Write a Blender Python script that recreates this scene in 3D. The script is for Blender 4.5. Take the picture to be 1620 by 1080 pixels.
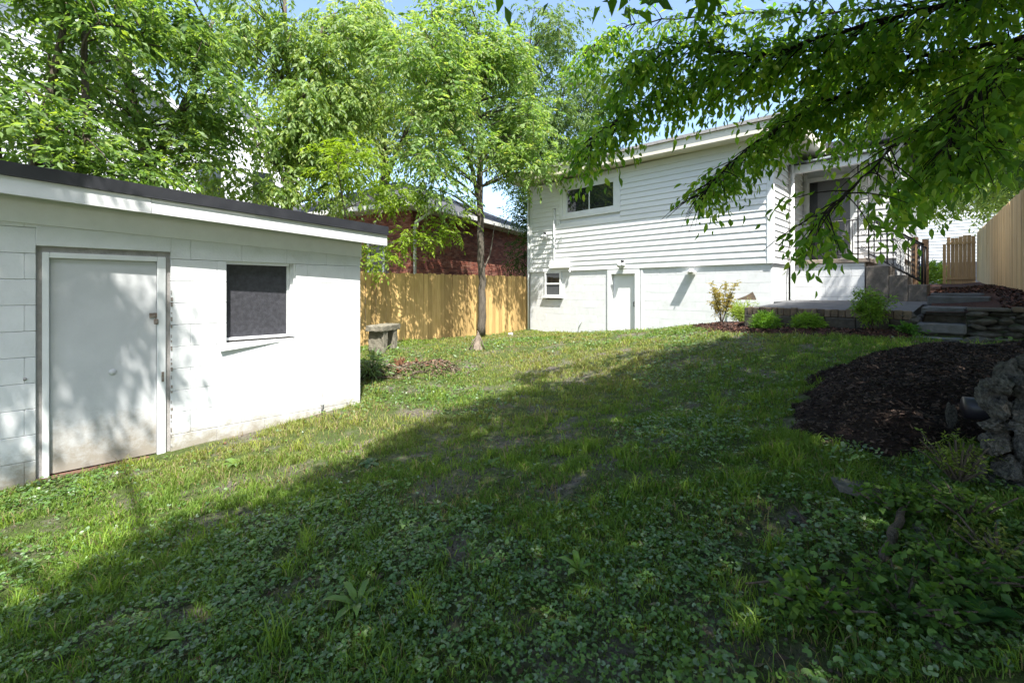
import bpy, bmesh, math, random
import numpy as np
from mathutils import Vector, Matrix, Euler, noise as mnoise

for o in list(bpy.data.objects):
    bpy.data.objects.remove(o)
scene = bpy.context.scene
COL = scene.collection
rng = np.random.default_rng(7)
random.seed(7)

# ------------------------------------------------------------------ camera, world, sun, exposure
E = 1.65                       # height of the eye above the datum; heights below are given relative to it
FPX = 715.0                    # focal length in photograph pixels (1620 wide)
cam_d = bpy.data.cameras.new('camera')
cam_d.sensor_width = 36.0
cam_d.lens = 36.0 * FPX / 1620.0
cam_d.shift_y = -80.0 / 1620.0
cam_d.clip_start = 0.05
cam_d.clip_end = 1000.0
cam = bpy.data.objects.new('camera', cam_d)
COL.objects.link(cam)
cam.location = (0, 0, E)
cam.rotation_euler = (math.radians(90), 0, math.radians(-45))
scene.camera = cam

SUN_TRAVEL = Vector((0.25, 0.43, -0.81)).normalized()
sun_el = math.asin(-SUN_TRAVEL.z)
sun_az = math.atan2(-SUN_TRAVEL.x, -SUN_TRAVEL.y)
world = bpy.data.worlds.new('World')
scene.world = world
world.use_nodes = True
wn = world.node_tree.nodes
wl = world.node_tree.links
wn.clear()
sky = wn.new('ShaderNodeTexSky')
sky.sky_type = 'NISHITA'
sky.sun_disc = False
sky.sun_elevation = sun_el
sky.sun_rotation = sun_az % (2 * math.pi)
sky.air_density = 1.0
sky.dust_density = 1.6
sky.ozone_density = 1.0
bg = wn.new('ShaderNodeBackground')
bg.inputs['Strength'].default_value = 0.15
wo = wn.new('ShaderNodeOutputWorld')
wl.new(sky.outputs[0], bg.inputs[0])
wl.new(bg.outputs[0], wo.inputs[0])

sun_d = bpy.data.lights.new('sun', 'SUN')
sun_d.energy = 4.7
sun_d.angle = math.radians(0.53)
sun_d.color = (1.0, 0.965, 0.90)
sun = bpy.data.objects.new('sun', sun_d)
COL.objects.link(sun)
sun.rotation_euler = SUN_TRAVEL.to_track_quat('-Z', 'Y').to_euler()
sun.location = (-5, -8, 20)

scene.view_settings.view_transform = 'Standard'
scene.view_settings.look = 'None'
scene.view_settings.exposure = 1.45
scene.view_settings.gamma = 1.0
scene.view_settings.use_curve_mapping = False
scene.render.engine = 'CYCLES'
scene.cycles.max_bounces = 8
scene.cycles.transparent_max_bounces = 8

# ------------------------------------------------------------------ helpers
ABS = {}


def at(px, py, d):
    """world point (height relative to the eye) seen at a photograph pixel, at depth d metres"""
    r = (px - 810.0) / FPX * d
    return ((d + r) / 2 ** .5, (d - r) / 2 ** .5, (460.0 - py) / FPX * d)


def props(o, label=None, cat=None, group=None, kind=None):
    if label: o['label'] = label
    if cat: o['category'] = cat
    if group: o['group'] = group
    if kind: o['kind'] = kind
    return o


def thing(name, loc, label, cat, group=None):
    o = bpy.data.objects.new(name, None)
    o.empty_display_size = 0.1
    COL.objects.link(o)
    o.location = (loc[0], loc[1], loc[2] + E)
    ABS[o.name] = Vector(loc)
    return props(o, label, cat, group)


def place(name, me, parent=None, loc=(0, 0, 0), rot=None):
    """one mesh object; loc is absolute (height relative to the eye)"""
    o = bpy.data.objects.new(name, me)
    COL.objects.link(o)
    l = Vector(loc)
    ABS[o.name] = l.copy()
    if parent is not None:
        o.parent = parent
        o.location = l - ABS[parent.name]
    else:
        o.location = (l.x, l.y, l.z + E)
    if rot is not None:
        o.rotation_euler = rot
    return o


def np_mesh(name, V, F, mat, cols=None, smooth=False):
    """F: array (n,k) of one polygon size, or a list of such arrays"""
    me = bpy.data.meshes.new(name)
    Fs = F if isinstance(F, list) else [F]
    Fs = [np.asarray(f, dtype=np.int32) for f in Fs if len(f)]
    V = np.asarray(V, dtype=np.float32)
    me.vertices.add(len(V))
    me.vertices.foreach_set('co', V.ravel())
    tot = sum(f.size for f in Fs)
    npol = sum(len(f) for f in Fs)
    me.loops.add(tot)
    me.loops.foreach_set('vertex_index', np.concatenate([f.ravel() for f in Fs]))
    me.polygons.add(npol)
    sizes = np.concatenate([np.full(len(f), f.shape[1], dtype=np.int32) for f in Fs])
    starts = np.concatenate([[0], np.cumsum(sizes)[:-1]]).astype(np.int32)
    me.polygons.foreach_set('loop_start', starts)
    me.polygons.foreach_set('loop_total', sizes)
    if smooth:
        me.polygons.foreach_set('use_smooth', np.ones(npol, dtype=bool))
    if cols is not None:
        a = me.color_attributes.new('Col', 'FLOAT_COLOR', 'POINT')
        c4 = np.ones((len(V), 4), dtype=np.float32)
        c4[:, :3] = cols
        a.data.foreach_set('color', c4.ravel())
    me.update(calc_edges=True)
    me.validate()
    if mat is not None:
        me.materials.append(mat)
    return me


class MB:
    """collects polygons; build() makes ONE mesh object"""
    def __init__(s):
        s.v = []; s.f = []; s.c = []

    def add(s, verts, faces, col=None):
        n = len(s.v)
        s.v.extend([tuple(p) for p in verts])
        s.f.extend([tuple(i + n for i in f) for f in faces])
        s.c.extend([col or (1, 1, 1)] * len(verts))

    def box(s, lo, hi, col=None, ch=0.0, rotz=0.0, about=None):
        v, f = box_geo((hi[0] - lo[0], hi[1] - lo[1], hi[2] - lo[2]), ch)
        c = [(lo[i] + hi[i]) / 2 for i in range(3)]
        v = [(p[0] + c[0], p[1] + c[1], p[2] + c[2]) for p in v]
        if rotz:
            a = about or c
            cs, sn = math.cos(rotz), math.sin(rotz)
            v = [(a[0] + (p[0] - a[0]) * cs - (p[1] - a[1]) * sn, a[1] + (p[0] - a[0]) * sn + (p[1] - a[1]) * cs, p[2]) for p in v]
        s.add(v, f, col)

    def hexa(s, v8, col=None):
        s.add(v8, HEX, col)

    def tube(s, pts, rad, sides=8, col=None, cap=True):
        v, f = tube_geo(pts, rad, sides, cap)
        s.add(v, f, col)

    def build(s, name, mat, parent=None, origin=None, smooth=False, colors=False):
        V = np.array(s.v, dtype=np.float32)
        if origin is None:
            origin = (V.min(0) + V.max(0)) / 2
            origin = (float(origin[0]), float(origin[1]), float(V[:, 2].min()))
        V = V - np.array(origin, dtype=np.float32)
        me = bpy.data.meshes.new(name)
        me.from_pydata([tuple(map(float, p)) for p in V], [], s.f)
        if smooth:
            me.polygons.foreach_set('use_smooth', np.ones(len(me.polygons), dtype=bool))
        if colors:
            a = me.color_attributes.new('Col', 'FLOAT_COLOR', 'POINT')
            c4 = np.ones((len(V), 4), dtype=np.float32)
            c4[:, :3] = np.array(s.c)
            a.data.foreach_set('color', c4.ravel())
        me.update()
        if mat is not None:
            me.materials.append(mat)
        return place(name, me, parent, origin)


HEX = [(0, 3, 2, 1), (4, 5, 6, 7), (0, 1, 5, 4), (1, 2, 6, 5), (2, 3, 7, 6), (3, 0, 4, 7)]


def box_geo(d, ch=0.0):
    x, y, z = d[0] / 2, d[1] / 2, d[2] / 2
    if ch <= 0:
        return [(-x, -y, -z), (x, -y, -z), (x, y, -z), (-x, y, -z), (-x, -y, z), (x, -y, z), (x, y, z), (-x, y, z)], HEX
    ch = min(ch, 0.45 * min(d))
    bm = bmesh.new()
    bmesh.ops.create_cube(bm, size=1.0)
    bmesh.ops.scale(bm, vec=Vector(d), verts=bm.verts)
    bmesh.ops.bevel(bm, geom=list(bm.edges), offset=ch, segments=1, affect='EDGES', profile=0.5)
    bm.verts.index_update()
    v = [tuple(p.co) for p in bm.verts]
    f = [tuple(p.index for p in q.verts) for q in bm.faces]
    bm.free()
    return v, f


BOXC = {}


def box(name, lo, hi, mat, parent=None, ch=0.0, rot=None):
    d = tuple(round(hi[i] - lo[i], 4) for i in range(3))
    k = (d, round(ch, 4), mat.name)
    if k not in BOXC:
        v, f = box_geo(d, ch)
        me = bpy.data.meshes.new(name)
        me.from_pydata(v, [], f)
        me.update()
        me.materials.append(mat)
        BOXC[k] = me
    return place(name, BOXC[k], parent, [(lo[i] + hi[i]) / 2 for i in range(3)], rot)


def hexa(name, v8, mat, parent=None):
    m = MB(); m.hexa(v8)
    return m.build(name, mat, parent)


def tube_geo(pts, rad, sides=8, cap=True):
    pts = [Vector(p) for p in pts]
    n = len(pts)
    if not hasattr(rad, '__len__'):
        rad = [rad] * n
    v, f = [], []
    prev = None
    for i, p in enumerate(pts):
        t = (pts[min(i + 1, n - 1)] - pts[max(i - 1, 0)])
        if t.length < 1e-9: t = Vector((0, 0, 1))
        t.normalize()
        if prev is None:
            a = Vector((0, 0, 1)) if abs(t.z) < .9 else Vector((1, 0, 0))
            u = t.cross(a).normalized()
        else:
            u = (prev - t * prev.dot(t))
            u = u.normalized() if u.length > 1e-6 else t.orthogonal().normalized()
        prev = u
        w = t.cross(u)
        for k in range(sides):
            an = 2 * math.pi * k / sides
            q = p + (u * math.cos(an) + w * math.sin(an)) * rad[i]
            v.append((q.x, q.y, q.z))
    for i in range(n - 1):
        for k in range(sides):
            k2 = (k + 1) % sides
            f.append((i * sides + k, i * sides + k2, (i + 1) * sides + k2, (i + 1) * sides + k))
    if cap:
        f.append(tuple(reversed(range(sides))))
        f.append(tuple((n - 1) * sides + k for k in range(sides)))
    return v, f


def tube(name, pts, rad, mat, parent=None, sides=8, smooth=True):
    m = MB(); m.tube(pts, rad, sides)
    return m.build(name, mat, parent, smooth=smooth)


_NL = np.random.default_rng(3).random((64, 64))


def vnoise(x, y, s=1.0, off=0.0):
    x = np.asarray(x, float) * s + off + 100; y = np.asarray(y, float) * s + off * 1.7 + 100
    xi = np.floor(x).astype(int); yi = np.floor(y).astype(int)
    fx = x - xi; fy = y - yi
    fx = fx * fx * (3 - 2 * fx); fy = fy * fy * (3 - 2 * fy)
    g = lambda a, b: _NL[a % 64, b % 64]
    return (g(xi, yi) * (1 - fx) + g(xi + 1, yi) * fx) * (1 - fy) + (g(xi, yi + 1) * (1 - fx) + g(xi + 1, yi + 1) * fx) * fy


def unit(a):
    return a / np.maximum(np.linalg.norm(a, axis=-1, keepdims=True), 1e-9)


# ------------------------------------------------------------------ materials
def material(name, c1, c2=None, scale=6.0, rough=0.7, bump=0.0, bump_scale=40.0, spec=0.3, rand=0.0, metallic=0.0,
             c3=None, s3=2.0, t3=(0.55, 0.7), stretch=(1, 1, 1), attr=False):
    m = bpy.data.materials.new(name)
    m.use_nodes = True
    N = m.node_tree.nodes; L = m.node_tree.links
    p = N['Principled BSDF']
    p.inputs['Roughness'].default_value = rough
    p.inputs['Specular IOR Level'].default_value = spec
    p.inputs['Metallic'].default_value = metallic
    tc = N.new('ShaderNodeTexCoord')
    mp = N.new('ShaderNodeMapping')
    mp.inputs['Scale'].default_value = stretch
    L.new(tc.outputs['Object'], mp.inputs[0])
    oi = N.new('ShaderNodeObjectInfo')
    if rand > 0:
        ad = N.new('ShaderNodeVectorMath'); ad.operation = 'MULTIPLY_ADD'
        cb = N.new('ShaderNodeCombineXYZ')
        for i in range(3): L.new(oi.outputs['Random'], cb.inputs[i])
        ad.inputs[1].default_value = (37.0, 53.0, 71.0)
        L.new(cb.outputs[0], ad.inputs[0]); L.new(mp.outputs[0], ad.inputs[2])
        vec = ad.outputs[0]
    else:
        vec = mp.outputs[0]
    nz = N.new('ShaderNodeTexNoise')
    nz.inputs['Scale'].default_value = scale; nz.inputs['Detail'].default_value = 5; nz.inputs['Roughness'].default_value = .6
    L.new(vec, nz.inputs['Vector'])
    rp = N.new('ShaderNodeValToRGB')
    rp.color_ramp.elements[0].position = .35; rp.color_ramp.elements[1].position = .68
    rp.color_ramp.elements[0].color = (*c1, 1); rp.color_ramp.elements[1].color = (*(c2 or c1), 1)
    L.new(nz.outputs[0], rp.inputs[0])
    col = rp.outputs[0]
    if c3 is not None:
        n3 = N.new('ShaderNodeTexNoise'); n3.inputs['Scale'].default_value = s3; n3.inputs['Detail'].default_value = 8; n3.inputs['Roughness'].default_value = .7
        L.new(vec, n3.inputs['Vector'])
        r3 = N.new('ShaderNodeMapRange'); r3.inputs[1].default_value = t3[0]; r3.inputs[2].default_value = t3[1]
        L.new(n3.outputs[0], r3.inputs[0])
        mx = N.new('ShaderNodeMix'); mx.data_type = 'RGBA'
        L.new(r3.outputs[0], mx.inputs[0]); L.new(col, mx.inputs[6]); mx.inputs[7].default_value = (*c3, 1)
        col = mx.outputs[2]
    if attr:
        at_ = N.new('ShaderNodeAttribute'); at_.attribute_name = 'Col'
        mm = N.new('ShaderNodeMix'); mm.data_type = 'RGBA'; mm.blend_type = 'MULTIPLY'; mm.inputs[0].default_value = 1
        L.new(col, mm.inputs[6]); L.new(at_.outputs['Color'], mm.inputs[7]); col = mm.outputs[2]
    if rand > 0:
        hs = N.new('ShaderNodeHueSaturation')
        mr = N.new('ShaderNodeMapRange'); mr.inputs[3].default_value = 1 - rand; mr.inputs[4].default_value = 1 + rand
        L.new(oi.outputs['Random'], mr.inputs[0]); L.new(mr.outputs[0], hs.inputs['Value']); L.new(col, hs.inputs['Color'])
        col = hs.outputs[0]
    L.new(col, p.inputs['Base Color'])
    if bump > 0:
        nb = N.new('ShaderNodeTexNoise'); nb.inputs['Scale'].default_value = bump_scale; nb.inputs['Detail'].default_value = 6
        L.new(vec, nb.inputs['Vector'])
        bp = N.new('ShaderNodeBump'); bp.inputs['Strength'].default_value = bump; bp.inputs['Distance'].default_value = 0.02
        L.new(nb.outputs[0], bp.inputs['Height']); L.new(bp.outputs[0], p.inputs['Normal'])
    return m


def leaf_material(name, trans=0.45, rough=0.45, spec=0.35, tint=(1.25, 1.25, 0.55)):
    m = bpy.data.materials.new(name)
    m.use_nodes = True
    N = m.node_tree.nodes; L = m.node_tree.links
    p = N['Principled BSDF']
    p.inputs['Roughness'].default_value = rough
    p.inputs['Specular IOR Level'].default_value = spec
    a = N.new('ShaderNodeAttribute'); a.attribute_name = 'Col'
    L.new(a.outputs['Color'], p.inputs['Base Color'])
    t = N.new('ShaderNodeBsdfTranslucent')
    mm = N.new('ShaderNodeMix'); mm.data_type = 'RGBA'; mm.blend_type = 'MULTIPLY'; mm.inputs[0].default_value = 1
    L.new(a.outputs['Color'], mm.inputs[6]); mm.inputs[7].default_value = (*tint, 1)
    L.new(mm.outputs[2], t.inputs[0])
    ms = N.new('ShaderNodeMixShader'); ms.inputs[0].default_value = trans
    L.new(p.outputs[0], ms.inputs[1]); L.new(t.outputs[0], ms.inputs[2])
    L.new(ms.outputs[0], N['Material Output'].inputs[0])
    return m


M = {}
M['white_block'] = material('painted block', (.63, .64, .645), (.575, .585, .59), 5, .6, .16, 45, .3, rand=.01, c3=(.5, .5, .47), s3=5, t3=(.58, .85))
def grime(m, z0, z1, col):
    """mud splashed up the foot of a wall"""
    N = m.node_tree.nodes; L = m.node_tree.links
    p = N['Principled BSDF']
    src = p.inputs['Base Color'].links[0].from_socket
    g_ = N.new('ShaderNodeNewGeometry'); sx_ = N.new('ShaderNodeSeparateXYZ'); L.new(g_.outputs['Position'], sx_.inputs[0])
    mr = N.new('ShaderNodeMapRange'); mr.inputs[1].default_value = z1; mr.inputs[2].default_value = z0
    L.new(sx_.outputs[2], mr.inputs[0])
    nz = N.new('ShaderNodeTexNoise'); nz.inputs['Scale'].default_value = 9; nz.inputs['Detail'].default_value = 8; nz.inputs['Roughness'].default_value = .75
    L.new(g_.outputs['Position'], nz.inputs['Vector'])
    ad = N.new('ShaderNodeMath'); ad.operation = 'MULTIPLY_ADD'; ad.inputs[1].default_value = .75; L.new(mr.outputs[0], ad.inputs[0]); L.new(nz.outputs[0], ad.inputs[2])
    m2 = N.new('ShaderNodeMapRange'); m2.inputs[1].default_value = .72; m2.inputs[2].default_value = 1.15; L.new(ad.outputs[0], m2.inputs[0])
    mx = N.new('ShaderNodeMix'); mx.data_type = 'RGBA'; L.new(m2.outputs[0], mx.inputs[0]); L.new(src, mx.inputs[6]); mx.inputs[7].default_value = (*col, 1)
    L.new(mx.outputs[2], p.inputs['Base Color'])


grime(M['white_block'], -.05, .45, (.30, .27, .22))
M['white_door'] = material('painted door', (.50, .51, .52), (.44, .45, .46), 3, .45, .08, 30, .4, c3=(.33, .30, .26), s3=38, t3=(.66, .74))
grime(M['white_door'], -.05, .75, (.28, .25, .21))
M['white_trim'] = material('white trim', (.67, .68, .68), (.61, .62, .62), 6, .45, .05, 40, .4, c3=(.55, .53, .49), s3=9, t3=(.66, .8))
M['siding'] = material('white siding', (.68, .685, .68), (.64, .645, .64), 2, .45, .04, 90, .4, rand=.012, stretch=(1, .15, 1))
M['cream_trim'] = material('cream trim', (.72, .68, .58), (.66, .61, .51), 3, .5, .06, 20, .35)
M['grey_frame'] = material('raw grey timber', (.36, .34, .33), (.26, .25, .24), 12, .8, .3, 60, .2)
M['black_flash'] = material('black flashing', (.018, .019, .024), (.03, .031, .037), 5, .38, .08, 20, .45)
M['roof_felt'] = material('roof felt', (.05, .05, .055), (.07, .07, .075), 30, .9, .4, 80, .2)
M['dark_board'] = material('painted dark board', (.03, .03, .036), (.052, .052, .062), 22, .55, .15, 60, .4, c3=(.35, .35, .37), s3=24, t3=(.70, .76))
M['rust'] = material('rusty metal', (.16, .11, .08), (.32, .29, .26), 30, .6, .3, 90, .4, metallic=.5)
M['threshold'] = material('brown threshold', (.16, .085, .06), (.10, .06, .045), 14, .85, .5, 40, .2)
M['glass'] = material('dark window glass', (.012, .016, .018), (.02, .024, .026), 2, .04, 0, 1, .9)
M['screen'] = material('insect screen', (.07, .075, .08), (.10, .105, .11), 60, .7, .1, 200, .2)
M['dark_door'] = material('storm door panel', (.11, .11, .115), (.085, .085, .09), 5, .35, .03, 20, .45)
M['black_door'] = material('black door', (.01, .012, .014), (.015, .016, .018), 3, .3, 0, 1, .5)
M['concrete'] = material('weathered concrete', (.17, .15, .13), (.10, .09, .078), 9, .9, .6, 45, .2, c3=(.055, .055, .042), s3=4, t3=(.55, .75))
M['porch_slab'] = material('porch slab', (.30, .25, .20), (.22, .18, .15), 9, .85, .4, 40, .2)
M['patio'] = material('patio concrete', (.13, .13, .132), (.08, .083, .088), 5, .85, .35, 30, .25)
M['iron'] = material('black iron', (.012, .012, .014), (.02, .02, .02), 20, .5, .1, 60, .4)
M['fence_wood'] = material('treated pine', (.52, .355, .15), (.40, .26, .10), 5, .75, .35, 24, .2, rand=.36, stretch=(6, 6, .5), c3=(.22, .12, .05), s3=1.6, t3=(.72, .78))
M['fence_pale'] = material('weathered pine', (.56, .41, .22), (.46, .32, .165), 5, .8, .25, 24, .2, rand=.14, stretch=(6, 6, .5), c3=(.24, .2, .16), s3=.9, t3=(.58, .8))
M['gate_wood'] = material('cedar gate', (.43, .27, .13), (.33, .19, .085), 5, .75, .25, 24, .2, rand=.14, stretch=(6, 6, .5))
M['post_wood'] = material('brown post', (.23, .15, .09), (.15, .095, .06), 6, .8, .3, 24, .2, stretch=(6, 6, .5))
M['brick'] = material('red brick', (1, 1, 1), (.72, .72, .72), 25, .85, .4, 60, .2, attr=True)
M['mortar'] = material('mortar', (.30, .26, .23), (.24, .21, .19), 30, .95, .3, 80, .1)
M['edge_brick'] = material('old paving brick', (.17, .125, .085), (.10, .08, .065), 14, .9, .6, 50, .2, rand=.35, c3=(.06, .065, .04), s3=6, t3=(.55, .75))
M['dark_block'] = material('mossy block', (.085, .075, .062), (.05, .047, .04), 10, .95, .6, 40, .15, rand=.2)
M['stone'] = material('mossy stone', (.11, .10, .085), (.055, .052, .045), 8, .95, .8, 22, .2, rand=.3, c3=(.055, .07, .025), s3=4, t3=(.52, .72))
M['rubble'] = material('grey rubble stone', (.15, .14, .125), (.04, .038, .035), 9, .95, .9, 26, .2, rand=.28, c3=(.045, .055, .025), s3=5, t3=(.56, .75))
M['slab_stone'] = material('worn step stone', (.13, .13, .128), (.075, .075, .072), 7, .85, .5, 30, .25, c3=(.06, .075, .035), s3=5, t3=(.58, .78))
M['bench'] = material('weathered bench concrete', (.22, .20, .155), (.12, .112, .085), 8, .92, .6, 36, .2, c3=(.42, .40, .34), s3=6, t3=(.6, .75))
M['shingle'] = material('grey shingles', (.10, .10, .115), (.055, .055, .065), 9, .9, .5, 50, .2, stretch=(1, 1, 3))
M['gutter'] = material('pale gutter', (.66, .65, .60), (.56, .55, .50), 4, .4, .03, 20, .4)
M['far_white'] = material('far white siding', (.62, .63, .65), (.57, .58, .60), 3, .6, .05, 30, .3)
M['dark_band'] = material('dark grey', (.07, .075, .085), (.05, .05, .06), 4, .8, .1, 30, .2)
M['car_paint'] = material('silver car paint', (.42, .43, .45), (.40, .41, .43), 3, .25, 0, 1, .6, metallic=.4)
M['rubber'] = material('black rubber', (.012, .012, .012), (.02, .02, .02), 20, .8, .1, 60, .2)
M['lamp_glass'] = material('lamp glass', (.62, .63, .64), (.5, .51, .52), 8, .12, 0, 1, .8)
M['pipe'] = material('dark plastic pipe', (.035, .03, .038), (.02, .018, .023), 6, .4, .05, 20, .4)
M['bark'] = material('grey brown bark', (.13, .105, .082), (.065, .052, .042), 9, .95, .9, 30, .1, stretch=(3, 3, .6))
M['bark_pale'] = material('pale bark', (.15, .13, .105), (.07, .06, .05), 9, .95, .8, 30, .1, stretch=(3, 3, .6))
M['bark_dark'] = material('dark bark', (.035, .028, .022), (.02, .016, .013), 9, .95, .8, 40, .1, stretch=(3, 3, .6))
M['rotten'] = material('rotten red wood', (.19, .095, .05), (.07, .035, .02), 14, .95, .9, 30, .1, stretch=(4, 4, .8))
M['dry_wood'] = material('dry grey wood', (.26, .21, .165), (.15, .12, .095), 10, .95, .7, 30, .1)
M['stick'] = material('dead stick', (.10, .078, .058), (.05, .038, .03), 12, .95, .6, 40, .1, rand=.2)
M['mulch'] = material('mulch base', (.035, .022, .018), (.014, .010, .009), 40, .95, 1.0, 60, .15)
M['mulch_red'] = material('red mulch base', (.085, .042, .032), (.035, .02, .017), 40, .95, 1.0, 60, .15)
M['chips'] = material('mulch chips', (1, 1, 1), (.7, .7, .7), 30, .9, .2, 60, .2, attr=True)
M['white_plastic'] = material('white plastic', (.78, .78, .78), (.7, .7, .7), 9, .4, 0, 1, .4)
M['awning'] = material('metal awning', (.22, .25, .26), (.16, .19, .20), 4, .4, .05, 20, .5)
M['leaf'] = leaf_material('tree leaves', .5, .5, .35, (1.9, 1.85, .75))
M['leaf_near'] = leaf_material('near leaves', .58, .5, .25, (2.4, 2.4, .75))
M['grass'] = leaf_material('grass blades', .30, .55, .25, (1.7, 1.65, .6))
M['clover'] = leaf_material('clover leaves', .25, .42, .5, (1.5, 1.6, .6))


def ground_material():
    m = bpy.data.materials.new('lawn soil')
    m.use_nodes = True
    N = m.node_tree.nodes; L = m.node_tree.links
    p = N['Principled BSDF']; p.inputs['Roughness'].default_value = .95; p.inputs['Specular IOR Level'].default_value = .15
    tc = N.new('ShaderNodeTexCoord')

    def noise(s, d=6):
        n = N.new('ShaderNodeTexNoise'); n.inputs['Scale'].default_value = s; n.inputs['Detail'].default_value = d
        n.inputs['Roughness'].default_value = .65; L.new(tc.outputs['Object'], n.inputs['Vector']); return n.outputs[0]

    def ramp(src, e):
        r = N.new('ShaderNodeValToRGB')
        while len(r.color_ramp.elements) < len(e): r.color_ramp.elements.new(.5)
        for k, (pos, c) in enumerate(e):
            r.color_ramp.elements[k].position = pos; r.color_ramp.elements[k].color = (*c, 1)
        L.new(src, r.inputs[0]); return r.outputs[0]
    soil = ramp(noise(22), [(.3, (.07, .06, .05)), (.5, (.13, .112, .092)), (.72, (.23, .205, .165))])
    green = ramp(noise(35), [(.3, (.035, .055, .013)), (.7, (.085, .11, .032))])
    mx = N.new('ShaderNodeMix'); mx.data_type = 'RGBA'
    mr = N.new('ShaderNodeMapRange'); mr.inputs[1].default_value = .36; mr.inputs[2].default_value = .52
    L.new(noise(1.8), mr.inputs[0]); L.new(mr.outputs[0], mx.inputs[0])
    L.new(soil, mx.inputs[6]); L.new(green, mx.inputs[7])
    L.new(mx.outputs[2], p.inputs['Base Color'])
    bp = N.new('ShaderNodeBump'); bp.inputs['Strength'].default_value = .9; bp.inputs['Distance'].default_value = .03
    L.new(noise(45, 8), bp.inputs['Height']); L.new(bp.outputs[0], p.inputs['Normal'])
    return m


M['ground'] = ground_material()

# ------------------------------------------------------------------ terrain
PTS = np.array([(-3, 6, -1.76), (0, 5.8, -1.69), (2.9, 5.8, -1.55), (5, 10.3, -1.36), (11, 10.2, -1.33), (11, 6.65, -1.12),
                (11, 4.5, -.86), (10.2, 3.2, -.76), (8.5, 2.9, -.67), (8.3, .4, -.67), (8.3, 1.5, -.63), (8, -.6, -.62), (0, 0, -1.48), (3.5, .1, -1.05),
                (2, -1, -1.15), (-2, 2, -1.68), (5, 5, -1.42), (4, 2.5, -1.3), (6.5, 3.2, -1.08), (12, 14, -1.3), (0, 14, -1.5)])
_A = np.c_[np.ones(len(PTS)), PTS[:, 0], PTS[:, 1]]
_c = np.linalg.lstsq(_A, PTS[:, 2], rcond=None)[0]
_D = np.sqrt(((PTS[:, None, :2] - PTS[None, :, :2]) ** 2).sum(-1))
_w = np.linalg.solve(np.exp(-(_D / 3.2) ** 2) + .05 * np.eye(len(PTS)), PTS[:, 2] - _A @ _c)


def tz(x, y, rough=True):
    x = np.asarray(x, float); y = np.asarray(y, float)
    z = _c[0] + _c[1] * np.clip(x, -8, 14) + _c[2] * np.clip(y, -6, 18)
    for k in range(len(PTS)):
        z = z + _w[k] * np.exp(-((x - PTS[k, 0]) ** 2 + (y - PTS[k, 1]) ** 2) / 3.2 ** 2)
    if rough:
        z = z + .05 * (vnoise(x, y, 1.1) - .5) + .025 * (vnoise(x, y, 3.7, 5) - .5)
    return z


def tzf(x, y):
    return float(tz(np.array(x), np.array(y)))


def axis_grid(lo, hi, fine, far):
    a = list(np.arange(lo, hi + 1e-6, fine))
    s = fine; p = lo; left = []
    while p > -far:
        s *= 1.35; p -= s; left.append(p)
    s = fine; p = hi; right = []
    while p < far:
        s *= 1.35; p += s; right.append(p)
    return np.array(left[::-1] + a + right)


gx = axis_grid(-2.5, 12.5, .1, 300)
gy = axis_grid(-2.5, 11.5, .1, 300)
GX, GY = np.meshgrid(gx, gy, indexing='ij')
GZ = tz(GX, GY)
ni, nj = GX.shape
idx = np.arange(ni * nj).reshape(ni, nj)
Fq = np.stack([idx[:-1, :-1], idx[1:, :-1], idx[1:, 1:], idx[:-1, 1:]], -1).reshape(-1, 4)
g = place('ground', np_mesh('ground', np.stack([GX, GY, GZ], -1).reshape(-1, 3), Fq, M['ground'], smooth=True))
props(g, kind='structure')

# ------------------------------------------------------------------ shed
SY = 5.80
BH = 0.228
shed = thing('block_shed', (1.0, SY, -1.75), 'low white painted block shed with flat black-edged roof', 'shed')


def roof_z(x):
    return 1.041 - .0546 * x


def frieze_z(x):
    return .581 - .0437 * x


DO = (-.151, .809, .40)          # door opening x0, x1, top
WO = (1.31, 2.05, -.56, .335)    # window opening x0, x1, z0, z1
row = 0
z = -1.95
while z < .62:
    z1 = z + BH
    zt = z1 - .003
    off = .24 if row % 2 else 0.0
    xs = [-2.6]
    x = -2.6 + off + .22
    while x < 2.88:
        xs.append(x); x += .48
    xs.append(2.885)
    for a, b in zip(xs[:-1], xs[1:]):
        segs = [(a, b)]
        for (o0, o1, oz0, oz1) in ((DO[0], DO[1], -9, DO[2]), (WO[0], WO[1], WO[2], WO[3])):
            if z < oz1 - .02 and z1 > oz0 + .02:
                ns = []
                for (s0, s1) in segs:
                    if s1 <= o0 or s0 >= o1: ns.append((s0, s1)); continue
                    if s0 < o0: ns.append((s0, o0))
                    if s1 > o1: ns.append((o1, s1))
                segs = ns
        for (s0, s1) in segs:
            if s1 - s0 > .03:
                box('block', (s0 + .0003, SY + random.uniform(0, .001), z), (s1 - .0003, SY + .19, zt), M['white_block'], shed, .004)
    z = z1; row += 1
# the courses that the openings cut are closed by a lintel and sills
box('door_lintel', (DO[0] - .001, SY - .004, DO[2]), (DO[1] + .001, SY + .186, DO[2] + .17), M['white_block'], shed, .004)
box('wall_core', (-2.6, SY + .2, -1.95), (2.87, 8.9, .74), M['mortar'], shed)
hexa('frieze_board', [(-2.62, SY - .018, frieze_z(-2.62)), (2.895, SY - .018, frieze_z(2.895)), (2.895, SY + .195, frieze_z(2.895)), (-2.62, SY + .195, frieze_z(-2.62)),
                      (-2.62, SY - .018, roof_z(-2.62) - .2), (2.895, SY - .018, roof_z(2.895) - .2), (2.895, SY + .195, roof_z(2.895) - .2), (-2.62, SY + .195, roof_z(-2.62) - .2)], M['white_trim'], shed)


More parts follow.
